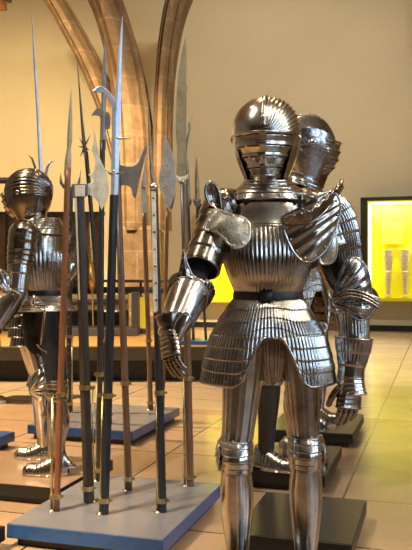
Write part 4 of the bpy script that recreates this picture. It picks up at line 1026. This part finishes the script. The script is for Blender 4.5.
# display cases built on the back wall (the wall's own axes)
Minv = GR.inverted()
def on_wall(px, py):
    # intersect the pixel ray with the back wall plane v = WALLV
    d = V(((px-206)/F, 1, -(py-275)/F)); t = WALLV/(d.x*E2.x+d.y*E2.y)
    p = V((d.x*t, d.y*t, H+d.z*t)); return p.x*E1.x+p.y*E1.y, p.z
def case(pxl, pxr, yt, yb, label, items):
    # The case stands out from the wall by .45 m
    D = .45
    def uv(px, py):
        d = V(((px-206)/F, 1, -(py-275)/F)); vv = WALLV-D; t = vv/(d.x*E2.x+d.y*E2.y)
        p = V((d.x*t, d.y*t, H+d.z*t)); return p.x*E1.x+p.y*E1.y, p.z
    u0, z1 = uv(pxl, yt); u1, _ = uv(pxr, yt); _, z0 = uv(pxl, yb)
    uc = (u0+u1)/2; vc = WALLV-D/2; loc = E1*uc+E2*vc
    e = empty('display_case', (loc.x, loc.y, z0), label, 'display case', None, math.atan2(-.291, .957))
    w, h = u1-u0, z1-z0; fr = .14
    b = MB(); b.box((-w/2+fr/2, 0, h/2), (fr, D, h)); b.box((w/2-fr/2, 0, h/2), (fr, D, h)); b.box((0, 0, h-fr/4), (w, D, fr/2)); b.build('frame', M['matt_black'], e, smooth=False)
    b = MB(); b.box((0, 0, .035), (w-2*fr, D-.01, .07)); b.build('sill', M['yellow'], e, smooth=False)
    b = MB(); b.box((0, D/2-.02, h/2), (w-2*fr, .03, h-fr)); b.box((0, 0, h-fr/2-.02), (w-2*fr, D-.02, .03)); b.box((-w/2+fr+.012, 0, h/2), (.02, D-.02, h-.1)); b.box((w/2-fr-.012, 0, h/2), (.02, D-.02, h-.1)); b.build('lining', M['yellow'], e, smooth=False)
    tube = emit('case strip light', (1, .93, .62), 4)
    for sx in (-1, 1):
        b = MB(); b.box((sx*(w/2-fr-.05), -D/2+.07, h/2), (.05, .03, h-.25)); b.build('strip_light', tube, e, smooth=False)
    b = MB(); b.box((0, -D/2+.06, h-fr/2-.06), (w-2*fr-.15, .04, .03)); b.build('strip_light', tube, e, smooth=False)
    for sx in (-.25, .25):
        ld = bpy.data.lights.new('case lamp', 'AREA'); ld.shape = 'RECTANGLE'; ld.size = w*.4; ld.size_y = .08; ld.energy = CASE_E; ld.color = (1, .97, .85)
        lo = bpy.data.objects.new('case_lamp', ld); col.objects.link(lo); lo.parent = e; lo.location = (sx*w, -D/2+.08, h-fr/2-.10); lo.rotation_euler = (D2R(38), 0, 0)
    return e, w, h, uv, uc, z0
CASE_E = 20
def leg_harness(e0, u, z0, hgt, label):
    loc = E1*u+E2*(WALLV-.22)
    A = empty('leg_armour', (loc.x, loc.y, z0+.072), label, 'leg armour', 'leg armours in the right yellow case', math.atan2(-.291, .957))
    s = hgt/1.0; m = M['bone']
    b = MB(); P = limb_fn([((0, 0, 1.0*s), .10*s, .07*s, .07*s), ((0, 0, .8*s), .095*s, .075*s, .07*s), ((0, 0, .56*s), .07*s, .06*s, .055*s)], axis=(0, 0, -1)); limb(b, P, 32, 16, rims=(0, 1), rr=.006); b.build('thigh_plate', m, A, solid=.003)
    b = MB(); b.ball((0, 0, .53*s), (.075*s, .08*s, .06*s), 24, 14); b.ball((.06*s, 0, .53*s), (.02*s, .05*s, .05*s), 16, 10); b.build('knee_guard', m, A)
    b = MB(); P = limb_fn([((0, 0, .50*s), .062*s, .06*s, .055*s), ((0, 0, .36*s), .068*s, .06*s, .065*s), ((0, 0, .2*s), .048*s, .045*s, .045*s), ((0, 0, .08*s), .045*s, .045*s, .045*s)], axis=(0, 0, -1)); limb(b, P, 32, 20, rims=(1,), rr=.005); b.build('shin_guard', m, A, solid=.003)
    b = MB(); b.grid(lambda u_, v: V((math.cos(PI*u_)*(.05+.02*math.sin(PI*v))*s*(1 if v < .8 else 1.8-v), (.06-.26*v)*s, (.004+math.sin(PI*u_)*(.085-.045*v)*s))), 16, 12); b.build('foot_plate', m, A, solid=.003)
def cases():
    e, w, h, uv, uc, z0 = case(360.5, 452, 197.5, 301, 'black framed yellow-lit display case on the right wall holding leg armour', None)
    u0, zt = uv(380, 221); u1, zb = uv(402.5, 243)
    b = MB(); b.box(((u0+u1)/2-uc, .10, (zt+zb)/2-z0), (u1-u0, .012, zt-zb)); p = b.build('label_panel', M['yellow_label'], e, smooth=False)
    b = MB()
    for k in range(7): b.box(((u0+u1)/2-uc-.02*(k % 2), .092, zt-z0-.09-.045*k), ((u1-u0)*(.72 if k % 3 else .5), .003, .008))
    b.build('label_lines', M['label_ink'], p, smooth=False)
    u0, zt = uv(405, 243); u1, zb = uv(432, 256)
    b = MB(); b.box(((u0+u1)/2-uc, .10, (zt+zb)/2-z0), (u1-u0, .012, zt-zb)); b.build('label_panel', M['yellow_label'], e, smooth=False)
    hg = uv(387, 250)[1]-z0-.07
    leg_harness(e, uv(387.3, 290)[0], z0, hg, 'pale leg armour in the yellow case, the left one below the label panel')
    leg_harness(e, uv(404.5, 290)[0], z0, hg, 'pale leg armour in the yellow case, at the right edge of the photo')
    case(196, 282, 204, 302, 'yellow-lit display case on the wall behind the armours', None)
cases()

# ------------------------------------------------------------------ visitor at the left edge
def visitor():
    Y = 7.3; x = W(-18, 0, Y).x
    E = empty('person', (x, Y, 0), 'person at the left edge in blue jeans and brown white-soled shoes', 'person')
    def skin(name, verts, edges, rad, mat, parent, sub=2):
        me = bpy.data.meshes.new(name); me.from_pydata(verts, edges, []); o = bpy.data.objects.new(name, me); col.objects.link(o); o.parent = parent
        m = o.modifiers.new('skin', 'SKIN'); me.skin_vertices.new() if not me.skin_vertices else None
        for i, r in enumerate(rad): me.skin_vertices[0].data[i].radius = (r, r)
        me.skin_vertices[0].data[0].use_root = True
        m.use_smooth_shade = True
        s = o.modifiers.new('sub', 'SUBSURF'); s.levels = sub; s.render_levels = sub
        me.materials.append(mat); return o
    # facing right, mid-step; forward = +x
    body = skin('body', [(0, 0, .95), (.02, 0, 1.15), (.03, 0, 1.38), (.04, 0, 1.5), (.06, 0, 1.60), (.06, 0, 1.70), (.05, 0, 1.76),
        (.03, -.18, 1.42), (-.06, -.22, 1.15), (.06, -.22, .93), (.03, .18, 1.42), (.08, .22, 1.15), (.22, .2, .98),
        (0, -.09, .9), (.14, -.10, .50), (-.0, -.10, .12), (0, .09, .9), (-.02, .1, .5), (-.28, .1, .16), (.11, -.10, .05), (-.2, .1, .05)],
        [(0, 1), (1, 2), (2, 3), (3, 4), (4, 5), (5, 6), (2, 7), (7, 8), (8, 9), (2, 10), (10, 11), (11, 12), (0, 13), (13, 14), (14, 15), (0, 16), (16, 17), (17, 18), (15, 19), (18, 20)],
        [.13, .12, .14, .055, .075, .095, .06, .06, .045, .032, .06, .045, .032, .09, .065, .045, .09, .065, .045, .035, .035], M['skin'], E)
    skin('jeans', [(0, 0, .97), (0, -.09, .9), (.145, -.10, .53), (.02, -.10, .14), (0, .09, .9), (-.02, .1, .5), (-.27, .1, .18)],
         [(0, 1), (1, 2), (2, 3), (0, 4), (4, 5), (5, 6)], [.145, .105, .082, .065, .105, .08, .065], M['denim'], E)
    skin('jumper', [(0, 0, 1.0), (.02, 0, 1.15), (.03, 0, 1.38), (.04, 0, 1.47), (.03, -.18, 1.42), (-.06, -.22, 1.15), (.05, -.22, .97), (.03, .18, 1.42), (.08, .22, 1.15), (.19, .2, 1.01)],
         [(0, 1), (1, 2), (2, 3), (2, 4), (4, 5), (5, 6), (2, 7), (7, 8), (8, 9)], [.15, .14, .155, .075, .08, .06, .045, .08, .06, .045], M['jumper'], E)
    b = MB(); b.ball((.04, 0, 1.74), (.115, .10, .11), 20, 12); b.build('hair', M['hair'], E)
    for (cx, cy, cz, rt) in ((.08, -.10, 0, 0), (-.2, .10, .0, 0)):
        b = MB()
        def sp(u, v):
            xx = -.10+.27*v; w = .042*math.sqrt(max(.03, 1-(2*v-1)**4)); hh = (.095-.05*min(1, max(0, (v-.3)/.4)))*math.sqrt(max(.1, 1-max(0, (v-.8)/.2)**2))
            return V((cx+xx, cy+math.cos(PI*u)*w, cz+.03+math.sin(PI*u)*hh))
        b.grid(sp, 20, 24); sh = b.build('shoe', M['shoe'], E, solid=.004)
        b = MB(); b.prism([V((cx-.10+.27*i/16, cy+.046*math.sqrt(max(.03, 1-(2*i/16-1)**4)), cz+.016)) for i in range(17)]+[V((cx-.10+.27*i/16, cy-.046*math.sqrt(max(.03, 1-(2*i/16-1)**4)), cz+.016)) for i in range(16, -1, -1)], (0, 0, .03))
        b.build('sole', M['rubber'], sh, smooth=False)
visitor()

# ------------------------------------------------------------------ lamps
def look(o, tgt):
    o.rotation_euler = (V(tgt)-V(o.location)).to_track_quat('-Z', 'Y').to_euler()
LIGHTS = []
def spot(loc, tgt, power, color, size=55, blend=.6, rad=.07, label=''):
    loc = V(loc); d = (V(tgt)-loc).normalized()
    e = empty('spotlight', loc, label, 'ceiling spotlight', 'black spotlights under the ceiling')
    b = MB(); q = d.orthogonal().normalized(); r = q.cross(d)
    b.lathe([(.05, -.30), (.085, -.28), (.09, -.06), (.095, -.02), (.088, -.02), (.08, -.10), (.02, -.12)], (0, 0, 0), 24, (q, r, d)); b.build('housing', M['matt_black'], e)
    b = MB(); b.tube([V((0, 0, 0))-d*.2, V((0, 0, 0))-d*.2+V((0, 0, .35)), V((0, 0, 8.2-loc.z))], .012, 8); b.build('hanging_rod', M['matt_black'], e)
    ld = bpy.data.lights.new('spot lamp', 'SPOT'); ld.energy = power; ld.color = color; ld.spot_size = D2R(size); ld.spot_blend = blend; ld.shadow_soft_size = rad
    lo = bpy.data.objects.new('lamp', ld); col.objects.link(lo); lo.parent = e; lo.location = (0, 0, 0)
    lo.rotation_euler = d.to_track_quat('-Z', 'Y').to_euler()
WARM = (1, .75, .40); NEU = (1, .90, .70)
spot((-3.4, 10.5, 7.2), (-5.0, 15.5, 3.2), 4100, WARM, 95, .9, .2, 'black ceiling spotlight washing the left of the back wall')
spot((-1.4, 10.5, 7.2), (-1.9, 15.0, 1.6), 7500, WARM, 50, .9, .2, 'black ceiling spotlight aimed at the stone pier')
spot((1.5, 9.5, 7.2), (.8, 15.8, 4.4), 1180, NEU, 100, .9, .2, 'black ceiling spotlight washing the right of the back wall')
spot((-4.2, 6.5, 6.5), (-2.3, 7.5, 0), 6500, WARM, 60, .8, .1, 'black ceiling spotlight over the left floor')
spot((-3.4, .8, 5.5), (-1.8, 3.3, 0), 4200, WARM, 32, .7, .1, 'black ceiling spotlight over the floor at the near left')
spot((-2.6, 2.0, 5.5), (-.6, 4.0, 1.7), 1000, NEU, 42, .7, .12, 'black ceiling spotlight over the polearm platform')
spot((3.6, 1.4, 5.2), (.25, 2.6, 1.15), 900, NEU, 36, .7, .12, 'black ceiling spotlight to the right of the foreground armour')
spot((.0, 5.6, 6.0), (.2, 2.8, 1.2), 420, WARM, 40, .7, .1, 'black ceiling spotlight behind the foreground armour')
spot((2.5, 11.5, 6.8), (2.2, 11.5, 0), 3800, NEU, 62, .7, .1, 'black ceiling spotlight over the far right floor')
# room fill: unseen glowing panels added to brighten the steel and the room
def panel(loc, sx, sy, power, color, label):
    e = empty('fill_panel', loc, label, 'added fill light', 'added fill light panels')
    b = MB(); b.box((0, 0, .03), (sx+.06, sy+.06, .05)); b.build('frame', M['matt_black'], e, smooth=False)
    b = MB(); b.box((0, 0, 0), (sx, sy, .012)); b.build('diffuser', emit('fill light glow', color, power), e, smooth=False)
panel((-3.0, 3.0, 7.9), .45, 3.6, 15, NEU, 'added unseen fill light panel over the left side')
panel((1.8, 0.0, 7.9), .45, 3.6, 15, NEU, 'added unseen fill light panel over the right side')
# lamp corner seen at the top left of the photograph
p = W(1, 2, 9.0); e = empty('hanging_lamp', p, 'black and orange corner of a hanging fixture at the top left', 'ceiling lamp')
b = MB(); b.box((-.03, 0, .10), (.24, .3, .12)); b.build('housing', M['matt_black'], e, smooth=False)
b = MB(); b.box((-.06, 0, -.01), (.20, .26, .10)); b.build('underside', M['orange_paint'], e, smooth=False)
b = MB(); b.tube([V((0, 0, .1)), V((0, 0, 8.2-p.z))], .012, 8); b.build('hanging_rod', M['matt_black'], e)

wd = bpy.data.worlds.new('world'); sc.world = wd; wd.use_nodes = True
wd.node_tree.nodes['Background'].inputs[0].default_value = (.8, .7, .6, 1); wd.node_tree.nodes['Background'].inputs[1].default_value = .05

# ------------------------------------------------------------------ camera
cd = bpy.data.cameras.new('camera'); cam = bpy.data.objects.new('camera', cd); col.objects.link(cam)
cam.location = (0, 0, H); cam.rotation_euler = (D2R(90), 0, 0)
cd.sensor_fit = 'VERTICAL'; cd.sensor_height = 36; cd.lens = 36*F/550; cd.clip_start = .05
sc.camera = cam
sc.view_settings.view_transform = 'Standard'; sc.view_settings.look = 'None'; sc.view_settings.gamma = 1
sc.view_settings.exposure = 0.0
try: sc.view_settings.use_curve_mapping = False
except Exception: pass
try: sc.cycles.use_denoising = True; sc.cycles.max_bounces = 8; sc.cycles.sample_clamp_indirect = 6
except Exception: pass
